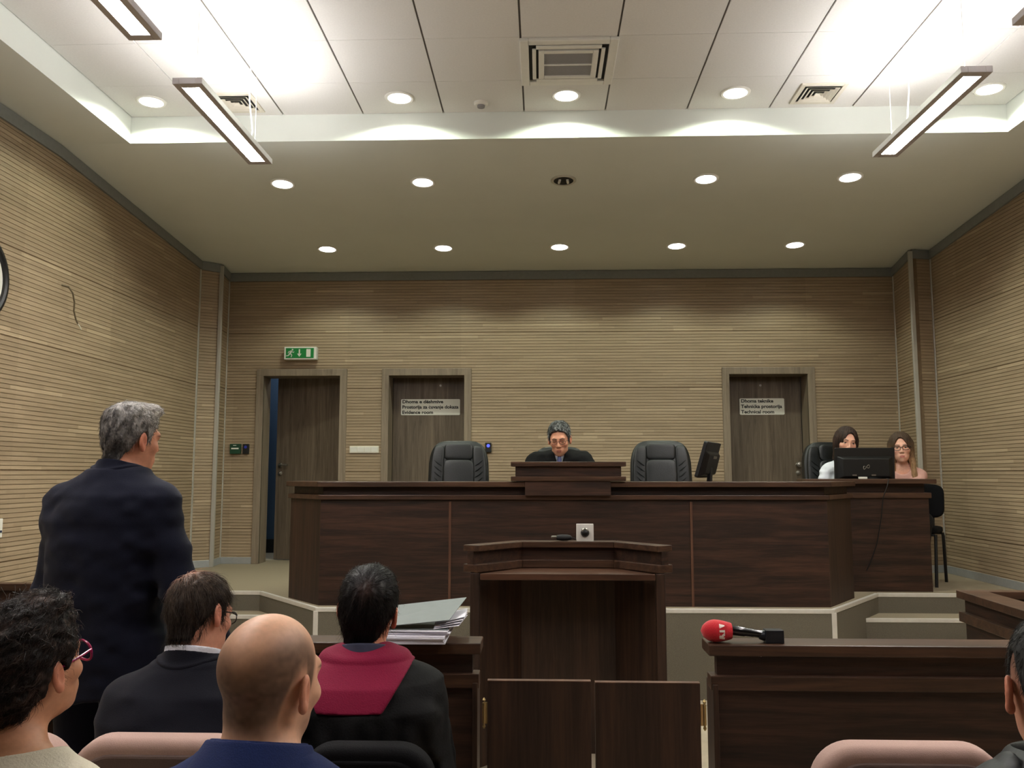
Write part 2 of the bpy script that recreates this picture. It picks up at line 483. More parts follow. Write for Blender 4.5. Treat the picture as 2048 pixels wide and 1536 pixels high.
# metal corner profiles
k = 2
for (x, y), w in ((CL[0], .012), (CL[1], .030), (CL[2], .012), (CR[0], .012), (CR[1], .030), (CR[2], .012)):
    m = MB(); sx = 1 if x < 0 else -1
    m.box(min(x - .008 * sx, x + w * sx), max(x - .008 * sx, x + w * sx), y - .026, y + .006, ZP, zceil(y) - .02)
    struct('trim_%d' % k, m, M_['alu'], bevel=.003); k += 1
# baseboards of the platform
def base(name, runs, z=ZP):
    b = MB()
    for a, c in runs:
        a = np.array(a); c = np.array(c); t = (c - a) / np.linalg.norm(c - a); n = np.array([-t[1], t[0]]) * .016
        b.hexa([(*a, z), (*c, z), (*(c + n), z), (*(a + n), z)], [(*a, z + .07), (*c, z + .07), (*(c + n), z + .07), (*(a + n), z + .07)])
    return struct(name, b, M_['baseb'], bevel=.002)
def hole_runs(xs):
    return [((a, YB), (b, YB)) for a, b in xs]
base('baseboard_back', hole_runs([(bx0, D3[1]), (D3[0], D2[1]), (D2[0], D1[1]), (D1[0], bx1)]))
base('baseboard_left', [(CL[2], CL[1]), (CL[1], CL[0]), (CL[0], (XL, 6.96))])
base('baseboard_right', [((XR, 6.96), CR[2]), (CR[2], CR[1]), (CR[1], CR[0])])

# floor, platform and steps
m = MB(); m.box(XL - .1, XR + .1, YF - .1, YB, -.1, 0); struct('floor', m, M_['floor'])
PF = [(-1.59, 6.115), (2.02, 6.15), (2.645, 6.99), (XR, 6.99), (XR, YB + .4), (XL, YB + .4), (XL, 6.94), (-2.262, 6.94)]
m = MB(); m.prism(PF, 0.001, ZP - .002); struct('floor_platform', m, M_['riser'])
m = MB()
ins = [(-1.575, 6.14), (2.005, 6.175), (2.63, 7.01), (XR, 7.01), (XR, YB + .4), (XL, YB + .4), (XL, 6.96), (-2.252, 6.96)]
m.prism(ins, ZP - .002, ZP); struct('floor_carpet', m, M_['carpet'])
def step(name, x0, x1, y0, y1, z, xs):
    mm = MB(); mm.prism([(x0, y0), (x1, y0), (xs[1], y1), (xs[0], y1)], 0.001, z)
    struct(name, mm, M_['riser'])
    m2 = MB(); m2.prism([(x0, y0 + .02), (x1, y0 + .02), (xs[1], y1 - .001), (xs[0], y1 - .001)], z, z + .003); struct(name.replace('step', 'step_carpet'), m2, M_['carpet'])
LSX = lambda y: -1.59 + (y - 6.115) / (6.94 - 6.115) * (-2.262 + 1.59)
RSX = lambda y: 2.02 + (y - 6.15) / (6.99 - 6.15) * (2.645 - 2.02)
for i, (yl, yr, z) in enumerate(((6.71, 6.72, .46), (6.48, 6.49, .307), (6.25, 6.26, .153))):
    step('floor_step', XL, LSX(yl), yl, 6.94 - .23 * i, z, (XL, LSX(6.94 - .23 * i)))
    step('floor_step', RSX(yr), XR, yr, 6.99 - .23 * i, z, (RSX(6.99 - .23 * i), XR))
# nosings
def nosing(name, pts, z, w=.026, h=.026):
    b = MB()
    for a, c in zip(pts[:-1], pts[1:]):
        a = np.array(a); c = np.array(c); t = (c - a) / np.linalg.norm(c - a); n = np.array([t[1], -t[0]])
        o1 = a + n * .004; o2 = c + n * .004; i1 = a - n * w; i2 = c - n * w
        b.hexa([(*o1, z - h), (*o2, z - h), (*i2, z - h), (*i1, z - h)], [(*o1, z + .003), (*o2, z + .003), (*i2, z + .003), (*i1, z + .003)])
    return struct(name, b, M_['nosing'], bevel=.003)
nosing('trim_10', [(XL, 6.94), (-2.262, 6.94), (-1.59, 6.115), (2.02, 6.15), (2.645, 6.99), (XR, 6.99)], ZP)
nn = 11
for i, (yl, yr, z) in enumerate(((6.71, 6.72, .462), (6.48, 6.49, .309), (6.25, 6.26, .155))):
    nosing('trim_%d' % nn, [(XL, yl), (LSX(yl), yl)], z); nn += 1
    nosing('trim_%d' % nn, [(RSX(yr), yr), (XR, yr)], z); nn += 1
for (x, y) in ((-1.59, 6.115), (2.02, 6.15)):
    m = MB(); m.box(x - .017, x + .017, y - .007, y + .02, 0, ZP - .02); struct('trim_%d' % nn, m, M_['nosing'], bevel=.002); nn += 1

# ------------------------------------------------------------------ doors
def door(n, d, ajar=None, handle=None):
    x0, x1 = d; fw = 0.075; yl = YB + .24
    fr = MB()
    for a, b in ((x0, x0 + fw), (x1 - fw, x1)):
        fr.box(a, b, YB - .022, YB + .02, ZP, ZD)
    fr.box(x0, x1, YB - .0225, YB + .0195, ZD - fw, ZD)
    # lining of the deep reveal
    fr.box(x0 + fw - .02, x0 + fw, YB, YB + .237, ZP, ZD - fw); fr.box(x1 - fw, x1 - fw + .02, YB, YB + .237, ZP, ZD - fw)
    fr.box(x0 + fw - .02, x1 - fw + .02, YB, YB + .237, ZD - fw, ZD - fw + .05)
    root = bpy.data.objects.new('door_%d' % n, None); COL.objects.link(root); root.location = ((x0 + x1) / 2, YB, ZP); root['kind'] = 'structure'
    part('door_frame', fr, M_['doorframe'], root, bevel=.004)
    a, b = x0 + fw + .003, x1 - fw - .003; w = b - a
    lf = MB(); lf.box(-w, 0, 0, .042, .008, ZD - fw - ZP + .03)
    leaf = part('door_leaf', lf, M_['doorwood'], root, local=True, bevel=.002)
    leaf.location = (b - root.location.x, yl - YB, 0)
    if ajar: leaf.rotation_euler = (0, 0, -math.radians(ajar))
    hz = 1.648 - ZP
    def rose(mb, x, z): mb.lathe([(.024, 0), (.024, -.008), (.02, -.011)], (x, 0, z), 'y', 20)
    h = MB()
    if handle == 'lever':
        rose(h, -w + .055, hz); rose(h, -w + .055, hz - .09)
        h.tube([(-w + .055, 0, hz), (-w + .055, -.05, hz)], .010, 10)
        h.tube([(-w + .055, -.05, hz), (-w + .09, -.052, hz + .002), (-w + .165, -.05, hz)], .0095, 10)
        h.lathe([(.012, 0), (.012, -.02), (.009, -.022)], (-w + .055, 0, hz - .09), 'y', 14)
        part('lever_handle', h, M_['steel'], leaf, local=True, smooth=True)
    elif handle == 'knob':
        rose(h, -.055, hz); rose(h, -.055, hz - .085)
        h.lathe([(.012, 0), (.012, -.03), (.026, -.04), (.031, -.056), (.026, -.07), (.012, -.074)], (-.055, 0, hz), 'y', 22)
        h.lathe([(.016, 0), (.016, -.02), (.01, -.022)], (-.055, 0, hz - .085), 'y', 16)
        part('door_knob', h, M_['steel'], leaf, local=True, smooth=True)
    return root, leaf
door(1, D1, 13, 'lever')
r2, l2 = door(2, D2)
r3, l3 = door(3, D3, None, 'knob')
for xx, zz in ((-1.10, 2.51), (2.36, 2.50)):
    pe = MB(); pe.lathe([(.012, 0), (.012, -.006), (.006, -.007)], (xx, YB + .24, zz), 'y', 14)
    part('peephole', pe, M_['steel'], r2 if xx < 0 else r3, smooth=True)
# corridor behind the first door
m = MB(); m.box(D1[0] - .9, D1[1] + .1, YB + 1.30, YB + 1.36, ZP, 3.2); m.box(D1[0] - .95, D1[0] - .9, YB + .3, YB + 1.36, ZP, 3.2); m.box(D1[1] + .1, D1[1] + .15, YB + .3, YB + 1.36, ZP, 3.2)
m.box(D1[0] - .95, D1[1] + .15, YB + .3, YB + 1.36, 3.2, 3.26)
struct('wall_corridor', m, M_['bluewall'])
m = MB(); m.box(D1[0] - .95, D1[1] + .15, YB + .4, YB + 1.36, ZP - .06, ZP); struct('floor_corridor', m, M_['floor'])
m = MB(); m.box(D1[0] - .9, D1[1] + .1, YB + 1.26, YB + 1.30, ZP, ZP + .16); struct('baseboard_corridor', m, M_['blackmat'])
lamp = bpy.data.lights.new('corridor_light', 'AREA'); lamp.energy = 7; lamp.size = .5; lamp.color = (.82, .91, 1)
lo_ = bpy.data.objects.new('corridor_light', lamp); COL.objects.link(lo_); lo_.location = (-2.75, YB + .85, 3.15)

# door plates
def plate(name, x0, x1, z0, z1, lines, label):
    y = YB + .24
    t = thing(name, label, 'sign', ((x0 + x1) / 2, y, z0))
    p = MB(); p.rrect(x0, x1, z0, z1, y - .004, y, .012)
    part('plate', p, M_['signwhite'], t)
    h = (z1 - z0) / 3
    for i, s in enumerate(lines):
        base_ = Matrix.Translation((0, 0, 0)) @ Matrix.Rotation(math.pi / 2, 4, 'X')
        sp = s.replace('č', 'c')
        mb = text_mb(sp, h * .86, base_, bold=.0016, depth=.0006)
        if 'č' in s:                                    # the caron over the c
            pre = sp[:s.index('č') + 1]
            xc = text_w(text_mb(pre, h * .86, base_, bold=.0016)) - text_w(text_mb('c', h * .86, base_, bold=.0016)) / 2 + .001
            zc_, u = h * .86 * .60, h * .86
            for sg in (-1, 1):
                q = MB(); q.prism_y([(xc - .022 * u * 0, zc_), (xc + sg * .14 * u, zc_ + .14 * u), (xc + sg * .07 * u, zc_ + .14 * u), (xc - sg * .035 * u, zc_)], -.0006, .0006)
                mb.add(q.v, q.f)
        w = text_w(mb); target = (x1 - x0) * {0: .69, 1: .95, 2: .52}[i] if x0 < 0 else (x1 - x0) * {0: .72, 1: .92, 2: .74}[i]
        k_ = target / w
        zz = z1 - h * (i + 1) + h * .24
        mb.v = [(x0 + .014 + v[0] * k_, y - .0047 + v[1], zz + v[2]) for v in mb.v]
        part('lettering', mb, M_['ink'], t)
plate('door_sign', -1.531, -.886, 2.188, 2.362, ('Dhoma e dëshmive', 'Prostorija za čuvanje dokaza', 'Evidence room'), 'pale plate reading Evidence room on the middle grey door')
plate('door_sign', 2.132, 2.608, 2.184, 2.360, ('Dhoma teknike', 'Tehnička prostorija', 'Technical room'), 'pale plate reading Technical room on the right-hand grey door')

# emergency exit sign
t = thing('exit_sign', 'green and white running man exit sign above the ajar door', 'exit sign', (-2.56, YB - .01, 2.76))
p = MB(); p.box(-2.738, -2.39, YB - .085, YB - .008, 2.762, 2.898); part('housing', p, M_['white'], t, bevel=.006)
p = MB(); p.box(-2.718, -2.418, YB - .088, YB - .085, 2.777, 2.884); part('green_panel', p, M_['green'], t)
yy = YB - .0885
g = MB()
def cap2(a, b, r0, r1, n=8):
    a = np.array(a); b = np.array(b); d = (b - a) / np.linalg.norm(b - a); nn_ = np.array([-d[1], d[0]])
    g.prism_y([tuple(q) for q in (a + nn_ * r0, b + nn_ * r1, b - nn_ * r1, a - nn_ * r0)], yy - .001, yy)
X0, Z0 = -2.668, 2.83
g.lathe([(.0095, 0), (.0095, -.001)], (X0 + .022, yy, Z0 + .036), 'y', 16)
cap2((X0 + .013, Z0 + .026), (X0 - .006, Z0 - .006), .011, .009)
cap2((X0 + .012, Z0 + .022), (X0 + .03, Z0 + .006), .004, .004); cap2((X0 + .03, Z0 + .006), (X0 + .04, Z0 + .016), .004, .003)
cap2((X0 + .006, Z0 + .022), (X0 - .018, Z0 + .016), .004, .004); cap2((X0 - .018, Z0 + .016), (X0 - .026, Z0 - .002), .004, .003)
cap2((X0 - .004, Z0 - .004), (X0 + .016, Z0 - .02), .006, .005); cap2((X0 + .016, Z0 - .02), (X0 + .008, Z0 - .044), .005, .004)
cap2((X0 - .008, Z0 - .006), (X0 - .02, Z0 - .026), .006, .005); cap2((X0 - .02, Z0 - .026), (X0 - .045, Z0 - .03), .005, .004)
part('running_figure', g, M_['white'], t)
g = MB(); xa = -2.572
cap2((xa, 2.872), (xa, 2.82), .007, .007)
g.prism_y([(xa - .024, 2.824), (xa + .024, 2.824), (xa, 2.79)], yy - .001, yy)
part('down_arrow', g, M_['white'], t)
g = MB(); g.box(-2.497, -2.452, yy - .001, yy, 2.789, 2.873); part('doorway_symbol', g, M_['white'], t)

# things on the back wall
def wallbox(name, x0, x1, z0, z1, depth, mat, label, cat, y=YB - .008, parts=(), group=None):
    t = thing(name, label, cat, ((x0 + x1) / 2, y, z0), group=group)
    p = MB(); p.box(x0, x1, y - depth, y, z0, z1); part('housing', p, mat, t, bevel=.004)
    for nm, (a, b, c, d), mt, pr in parts:
        q = MB(); q.box(a, b, y - depth - pr, y - depth, c, d); part(nm, q, mt, t)
    return t
wallbox('emergency_release_box', -3.302, -3.19, 1.762, 1.868, .04, M_['darkgreen'], 'small dark green release box on the wall left of the ajar door', 'alarm box',
        parts=(('label_plate', (-3.285, -3.207, 1.812, 1.826), M_['signwhite'], .002), ('label_plate', (-3.265, -3.232, 1.848, 1.854), M_['signwhite'], .002)))
def reader(x0, x1, z0, z1, label, lit):
    t = wallbox('card_reader', x0, x1, z0, z1, .03, M_['black'], label, 'card reader', group=None)
    q = MB(); q.cur = 0
    cx, cz = (x0 + x1) / 2, z0 + (z1 - z0) * .68
    q.lathe([((x1 - x0) * .26, 0), ((x1 - x0) * .26, -.002)], (cx, YB - .038, cz), 'y', 14)
    part('indicator', q, M_['blueled'] if lit else plain('dim_led', (.02, .03, .3), .4), t)
reader(-3.167, -3.104, 1.762, 1.868, 'black card reader beside the green box left of the ajar door', False)
reader(-.592, -.527, 1.776, 1.878, 'black card reader with blue light on the wall behind the left judge chair', True)
reader(3.06, 3.12, 1.786, 1.888, 'black card reader with blue light partly hidden by the dark-haired woman', True)
t = thing('light_switch', 'white four-gang light switch plate between the two left doors', 'light switch', (-1.875, YB - .008, 1.771))
p = MB(); p.rrect(-2.03, -1.719, 1.771, 1.845, YB - .02, YB - .008, .008); part('plate', p, M_['cream'], t, bevel=.002)
for i in range(4):
    xx = -2.018 + i * .0735; p = MB()
    p.hexa([(xx, YB - .022, 1.782), (xx + .067, YB - .022, 1.782), (xx + .067, YB - .02, 1.782), (xx, YB - .02, 1.782)],
           [(xx, YB - .028, 1.834), (xx + .067, YB - .028, 1.834), (xx + .067, YB - .02, 1.834), (xx, YB - .02, 1.834)])
    part('rocker', p, M_['white'], t, bevel=.0015)

# things on the left wall
xw = XL + .008
cc = np.array([xw, 5.13, 2.785])
t = thing('wall_clock', 'round black-rimmed wall clock cut off by the left edge', 'clock', (xw, cc[1], cc[2] - .29))
p = MB(); p.lathe([(.245, 0), (.285, 0), (.29, .015), (.285, .035), (.262, .04), (.25, .03), (.245, 0)], tuple(cc), 'x', 48, False); part('rim', p, M_['black'], t, smooth=True)
p = MB(); p.lathe([(.25, 0), (.25, .014)], tuple(cc), 'x', 48); part('dial', p, M_['white'], t)
p = MB(); p.hexa([(xw + .016, 5.125, 2.78), (xw + .016, 5.135, 2.78), (xw + .018, 5.135, 2.78), (xw + .018, 5.125, 2.78)], [(xw + .016, 5.127, 2.95), (xw + .016, 5.133, 2.95), (xw + .018, 5.133, 2.95), (xw + .018, 5.127, 2.95)]); part('hand', p, M_['black'], t)
p = MB(); p.box(xw + .0185, xw + .02, 5.02, 5.14, 2.78, 2.79); part('hand', p, M_['black'], t)
t = thing('wall_wire', 'loose dark wire with a pale end sticking out of the left wall', 'wire', (xw, 6.15, 2.64))
p = MB(); p.tube([(xw - .004, 6.085, 2.933), (xw + .035, 6.11, 2.925), (xw + .05, 6.145, 2.885), (xw + .05, 6.175, 2.82), (xw + .04, 6.19, 2.76), (xw + .045, 6.215, 2.70), (xw + .05, 6.235, 2.672)], .006, 8); part('sheath', p, plain('olive_cable', srgb(92, 80, 58), .6), t, smooth=True)
p = MB(); p.tube([(xw + .05, 6.235, 2.672), (xw + .055, 6.26, 2.65), (xw + .05, 6.285, 2.635)], .004, 8); part('bare_end', p, M_['signwhite'], t, smooth=True)
t = thing('wall_socket', 'white socket plate low on the left wall beside the standing man', 'socket', (xw, 5.49, 1.14))
p = MB(); p.box(xw, xw + .014, 5.42, 5.535, 1.14, 1.262); part('plate', p, M_['white'], t, bevel=.003)
p = MB(); p.box(xw + .0142, xw + .018, 5.495, 5.525, 1.172, 1.186); part('data_port', p, plain('port_blue', srgb(40, 46, 70), .4), t)

# ------------------------------------------------------------------ ceiling fixtures
TILT = -math.atan((ZS - ZB) / (YB - YE))
def downlight(x, y, z, label, lit=True, tilt=0.0, group=None):
    t = thing('downlight', label, 'downlight', (x, y, z), group=group)
    t.rotation_euler = (tilt, 0, 0)
    p = MB(); p.lathe([(.078, 0), (.102, 0), (.102, -.004), (.094, -.010), (.080, -.008), (.078, 0)], (0, 0, 0), 'z', 32, False)
    part('trim_ring', p, M_['white'] if lit else M_['alu'], t, local=True, smooth=True)
    if lit:
        p = MB(); p.lathe([(.081, -.001), (.081, -.007), (.05, -.016), (.01, -.018)], (0, 0, 0), 'z', 28)
        part('lens', p, M_['lens'], t, local=True, smooth=True)
        L = bpy.data.lights.new('downlight_beam', 'SPOT'); L.energy = K_SPOT; L.color = LIGHT_COL
        L.spot_size = math.radians(140 if tilt else 157); L.spot_blend = .4 if tilt else .15; L.shadow_soft_size = .06
        o = bpy.data.objects.new('downlight_beam', L); COL.objects.link(o); o.parent = t; o.location = (0, 0, -.03)
    else:
        p = MB(); p.lathe([(.08, -.003), (.08, -.005)], (0, 0, 0), 'z', 28); part('reflector', p, M_['darkvent'], t, local=True)
        for s in (-1, 1):
            p = MB(); p.tube([(s * .03, -.03, -.010), (s * .036, .03, -.010)], .010, 10); part('lamp_tube', p, M_['white'], t, local=True, smooth=True)
    return t
rows = [('A', 5.70, ZT, [(-2.732, 'first from the left in the tiled recess'), (-.98, 'second from the left in the tiled recess'), (.179, 'in the tiled recess just beyond the cassette air conditioner'), (1.339, 'in the tiled recess left of the right-hand air diffuser'), (3.051, 'behind the right pendant in the corner of the tiled recess')]),
        ('B', 6.70, None, [(-2.097, 'leftmost of the front soffit row'), (-.952, 'second from the left in the front soffit row'), (.184, ''), (1.321, 'right of the unlit fitting in the front soffit row'), (2.459, 'rightmost of the front soffit row')]),
        ('C', 8.28, None, [(-2.122, 'leftmost of the row nearest the back wall'), (-.964, 'second from the left in the row nearest the back wall'), (.184, 'middle of the row nearest the back wall'), (1.331, 'second from the right in the row nearest the back wall'), (2.479, 'rightmost of the row nearest the back wall')])]
for r, y, z, lst in rows:
    for x, w in lst:
        if r == 'B' and not w:
            downlight(x, y, zceil(y), 'unlit downlight with silver ring in the middle of the soffit', False, TILT)
        else:
            downlight(x, y, z if z else zceil(y), 'lit round downlight, ' + w, True, TILT if z is None else 0, 'lit ceiling downlights')

def pendant(cx, y0, y1, z, label, group='linear pendant lamps'):
    t = thing('pendant_lamp', label, 'pendant lamp', (cx, (y0 + y1) / 2, z), group=group)
    L = (y1 - y0) / 2; w = .08; h = .035
    p = MB()
    p.box(-w, -.045, -L, L, 0, h); p.box(.045, w, -L, L, 0, h); p.box(-.045, .045, -L, -L + .05, 0, h); p.box(-.045, .045, L - .05, L, 0, h)
    part('housing', p, M_['pendant'], t, local=True, bevel=.002)
    p = MB(); p.box(-.045, .045, -L + .05, L - .05, .014, .018); part('diffuser', p, M_['tube'], t, local=True)
    p = MB(); p.box(-.06, .06, -L + .03, L - .03, h, h + .004); part('upper_lens', p, M_['uplight'], t, local=True)
    for s in (-1, 1):
        p = MB(); p.tube([(0, s * (L - .12), h + .004), (0, s * (L - .12), ZT - z)], .0022, 6); part('suspension_wire', p, M_['white'], t, local=True)
    p = MB(); p.tube([(.03, L - .3, h + .004), (.035, L - .27, .12), (.03, L - .33, .3), (.03, L - .32, ZT - z)], .005, 6); part('power_cable', p, M_['white'], t, local=True, smooth=True)
    return t
pendant(-1.865, 4.28, 5.47, 3.6, 'grey linear pendant lamp hanging whole at the left of the recess')
pendant(2.24, 4.29, 5.48, 3.6, 'grey linear pendant lamp hanging whole at the right of the recess')
pendant(-1.875, 2.63, 3.825, 3.6, 'grey linear pendant lamp cut off by the top edge at left')
pendant(2.25, 2.63, 3.83, 3.6, 'grey linear pendant lamp showing only a corner at the top right')

pendant(-1.875, .98, 2.17, 3.6, 'grey linear pendant lamp above the audience on the left, out of the picture')
pendant(2.25, .98, 2.17, 3.6, 'grey linear pendant lamp above the audience on the right, out of the picture')

# cassette air conditioner
t = thing('air_conditioner', 'white square ceiling cassette air conditioner in the middle of the tiled ceiling', 'air conditioner', (.178, 5.205, ZT))
p = MB(); A0, A1, B0, B1 = -.125, .475, 4.905, 5.505
for (a, b, c, d) in ((A0, A0 + .055, B0, B1), (A1 - .055, A1, B0, B1), (A0 + .055, A1 - .055, B0, B0 + .055), (A0 + .055, A1 - .055, B1 - .055, B1)):
    p.box(a, b, c, d, ZT - .022, ZT)
part('panel_frame', p, M_['white'], t, bevel=.005)
p = MB(); p.box(A0 + .055, A1 - .055, B0 + .055, B1 - .055, ZT - .006, ZT); part('air_slot', p, M_['darkvent'], t)
for (a, b, c, d) in ((A0 + .062, A0 + .1, B0 + .1, B1 - .1), (A1 - .1, A1 - .062, B0 + .1, B1 - .1), (A0 + .1, A1 - .1, B0 + .062, B0 + .1), (A0 + .1, A1 - .1, B1 - .1, B1 - .062)):
    p = MB(); e = .014 if b - a < d - c else 0
    s_ = 1 if (a + b) / 2 > .178 else -1; q_ = 1 if (c + d) / 2 > 5.2 else -1
    if e: p.box(a + (e if s_ < 0 else 0), b - (e if s_ > 0 else 0), c, d, ZT - .026, ZT - .016)
    else: p.box(a, b, c, d, ZT - .026, ZT - .016)
    part('louvre', p, M_['white'], t, bevel=.003)
p = MB()
C0, C1, E0, E1 = A0 + .115, A1 - .115, B0 + .115, B1 - .115
for (a, b, c, d) in ((C0, C0 + .035, E0, E1), (C1 - .035, C1, E0, E1), (C0 + .035, C1 - .035, E0, E0 + .035), (C0 + .035, C1 - .035, E1 - .035, E1), (C0 + .035, C1 - .035, 5.2, 5.212)):
    p.box(a, b, c, d, ZT - .03, ZT - .012)
part('grille_frame', p, M_['white'], t, bevel=.003)
p = MB(); p.box(C0 + .035, C1 - .035, E0 + .035, E1 - .035, ZT - .022, ZT - .014); part('filter', p, M_['filter'], t)
# air diffusers
def diffuser(cx, cy, label):
    t = thing('air_diffuser', label, 'air vent', (cx, cy, ZT), group='square ceiling air diffusers')
    p = MB(); h = .155
    for a, b, c, d in ((-h, -h + .03, -h, h), (h - .03, h, -h, h), (-h + .03, h - .03, -h, -h + .03), (-h + .03, h - .03, h - .03, h)): p.box(a, b, c, d, -.012, 0)
    part('frame', p, M_['cream'], t, local=True, bevel=.002)
    p = MB(); p.box(-h + .03, h - .03, -h + .03, h - .03, -.002, 0); part('duct', p, M_['darkvent'], t, local=True)
    for i in range(4):
        r = h - .042 - i * .028; p = MB(); w = .017
        for s in (0, 1, 2, 3):
            q = MB(); q.hexa([(-r, r, -.016), (r, r, -.016), (r - .004, r - .004, -.015), (-r + .004, r - .004, -.015)], [(-r + w, r - w, -.003), (r - w, r - w, -.003), (r - w - .004, r - w - .004, -.002), (-r + w + .004, r - w - .004, -.002)])
            q.xf(Matrix.Rotation(s * math.pi / 2, 4, 'Z')); p.add(q.v, q.f)
        part('louvre', p, M_['cream'], t, local=True)
diffuser(-2.14, 5.735, 'square air diffuser beside the left pendant lamp')
diffuser(1.91, 5.725, 'square air diffuser beside the right pendant lamp')
t = thing('smoke_detector', 'small round white detector on the ceiling tiles left of the cassette', 'smoke detector', (-.418, 5.80, ZT))
p = MB(); p.lathe([(.05, 0), (.05, -.012), (.04, -.022)], (-.418, 5.8, ZT), 'z', 24); part('base', p, M_['white'], t, smooth=True)
p = MB(); p.lathe([(.028, -.022), (.026, -.036), (.012, -.042)], (-.418, 5.8, ZT), 'z', 20); part('sensor', p, M_['filter'], t, smooth=True)
# ------------------------------------------------------------------ furniture
def offs(pts, d):
    """offset an open polyline to its right by d (mitred)"""
    P = [np.array(p, float) for p in pts]; out = []
    for i, p in enumerate(P):
        ns = []
        for a, b in ((i - 1, i), (i, i + 1)):
            if a < 0 or b >= len(P): continue
            t = P[b] - P[a]; t = t / np.linalg.norm(t); ns.append(np.array([t[1], -t[0]]))
        n = sum(ns); n = n / np.linalg.norm(n)
        out.append(tuple(p + n * d / max(.3, n.dot(ns[0]))))
    return out

# judges' bench (outline runs left to right, its right hand towards the public)
BO = [(-1.935, 7.02), (-1.935, 6.62), (-1.602, 6.23), (2.038, 6.265), (2.372, 6.74), (2.372, 7.02)]
t = thing('judges_bench', 'long dark walnut judges bench with angled ends on the carpeted platform', 'desk', (.2, 6.6, ZP))
def band(inner, outer, z0, z1, mat, name, bevel=.003):
    m = MB(); m.strip(offs(BO, inner), offs(BO, outer), z0, z1); return part(name, m, mat, t, bevel=bevel)
band(-.28, .038, 1.457, 1.495, M_['walnut_edge'], 'top_ledge', .004)
band(-.06, -.022, 1.40, 1.457, M_['walnut_x'], 'frieze')
band(-.05, .022, 1.366, 1.40, M_['walnut_edge'], 'ledge_rail', .004)
for i, nm in ((0, 'end_panel'), (1, 'end_panel'), (2, 'front_panel'), (3, 'end_panel'), (4, 'end_panel')):
    a, b = BO[i], BO[i + 1]; ia, ib = offs(BO, -.03)[i], offs(BO, -.03)[i + 1]
    if nm == 'front_panel':
        xs = [a[0], -.662, 1.070, b[0]]
        for x0, x1 in zip(xs[:-1], xs[1:]):
            f = lambda x: a[1] + (b[1] - a[1]) * (x - a[0]) / (b[0] - a[0])
            m = MB(); m.hexa([(x0, f(x0), ZP), (x1, f(x1), ZP), (x1, f(x1) + .03, ZP), (x0, f(x0) + .03, ZP)], [(x0, f(x0), 1.366), (x1, f(x1), 1.366), (x1, f(x1) + .03, 1.366), (x0, f(x0) + .03, 1.366)])
            part(nm, m, M_['walnut_x'], t)
    else:
        m = MB(); m.hexa([(*a, ZP), (*b, ZP), (*ib, ZP), (*ia, ZP)], [(*a, 1.366), (*b, 1.366), (*ib, 1.366), (*ia, 1.366)])
        part(nm, m, M_['walnut_z'], t)
for x in (-.662, 1.070):
    y = 6.23 + (x + 1.602) * .035 / 3.64
    m = MB(); m.box(x - .0085, x + .0085, y - .006, y + .004, ZP, 1.352); part('batten', m, M_['walnut_batten'], t)
m = MB(); m.prism([(-1.90, 7.02), (-1.90, 6.64), (-1.58, 6.27), (2.02, 6.30), (2.34, 6.75), (2.34, 7.02)], 1.325, 1.36); part('worktop', m, M_['walnut_x'], t)
# raised front of the presiding place
fx = lambda px, y=6.2: (px - 1083.3) / F_PX * y
for nm, xa, xb, y0, y1, z0, z1, mt in (('raised_body', 1050, 1220, 6.195, 6.50, 1.395, 1.499, 'walnut_x'), ('raised_ledge', 1022, 1250, 6.185, 6.52, 1.499, 1.533, 'walnut_edge'),
                                    ('raised_frieze', 1031, 1241, 6.20, 6.50, 1.533, 1.604, 'walnut_x'), ('raised_top', 1022, 1250, 6.175, 6.53, 1.604, 1.638, 'walnut_edge')):
    m = MB(); m.box(fx(xa), fx(xb), y0, y1, z0, z1); part(nm, m, M_[mt], t, bevel=.004)

# clerk's wing at the right end
t = thing('clerk_desk', 'shorter walnut desk set back at the right end of the judges bench', 'desk', (2.77, 7.3, ZP))
WO = [(2.41, 7.10), (3.122, 7.10), (3.122, 7.78)]
def wband(inner, outer, z0, z1, mat, name):
    m = MB(); m.strip(offs(WO, inner), offs(WO, outer), z0, z1); part(name, m, mat, t, bevel=.003)
TO = [(2.13, 7.10), (3.122, 7.10), (3.122, 7.78)]
m = MB(); m.strip(offs(TO, -.20), offs(TO, .05), 1.472, 1.510); part('top_ledge', m, M_['walnut_edge'], t, bevel=.004)
wband(-.06, -.02, 1.40, 1.472, M_['walnut_x'], 'frieze')
wband(-.05, .018, 1.357, 1.40, M_['walnut_edge'], 'ledge_rail')
m = MB(); m.box(2.41, 3.122, 7.10, 7.13, ZP, 1.357); part('front_panel', m, M_['walnut_x'], t)
m = MB(); m.box(3.092, 3.1215, 7.131, 7.78, ZP, 1.357); part('side_panel', m, M_['walnut_y'], t)
m = MB(); m.box(2.39, 3.09, 7.14, 7.72, 1.32, 1.355); part('worktop', m, M_['walnut_x'], t)

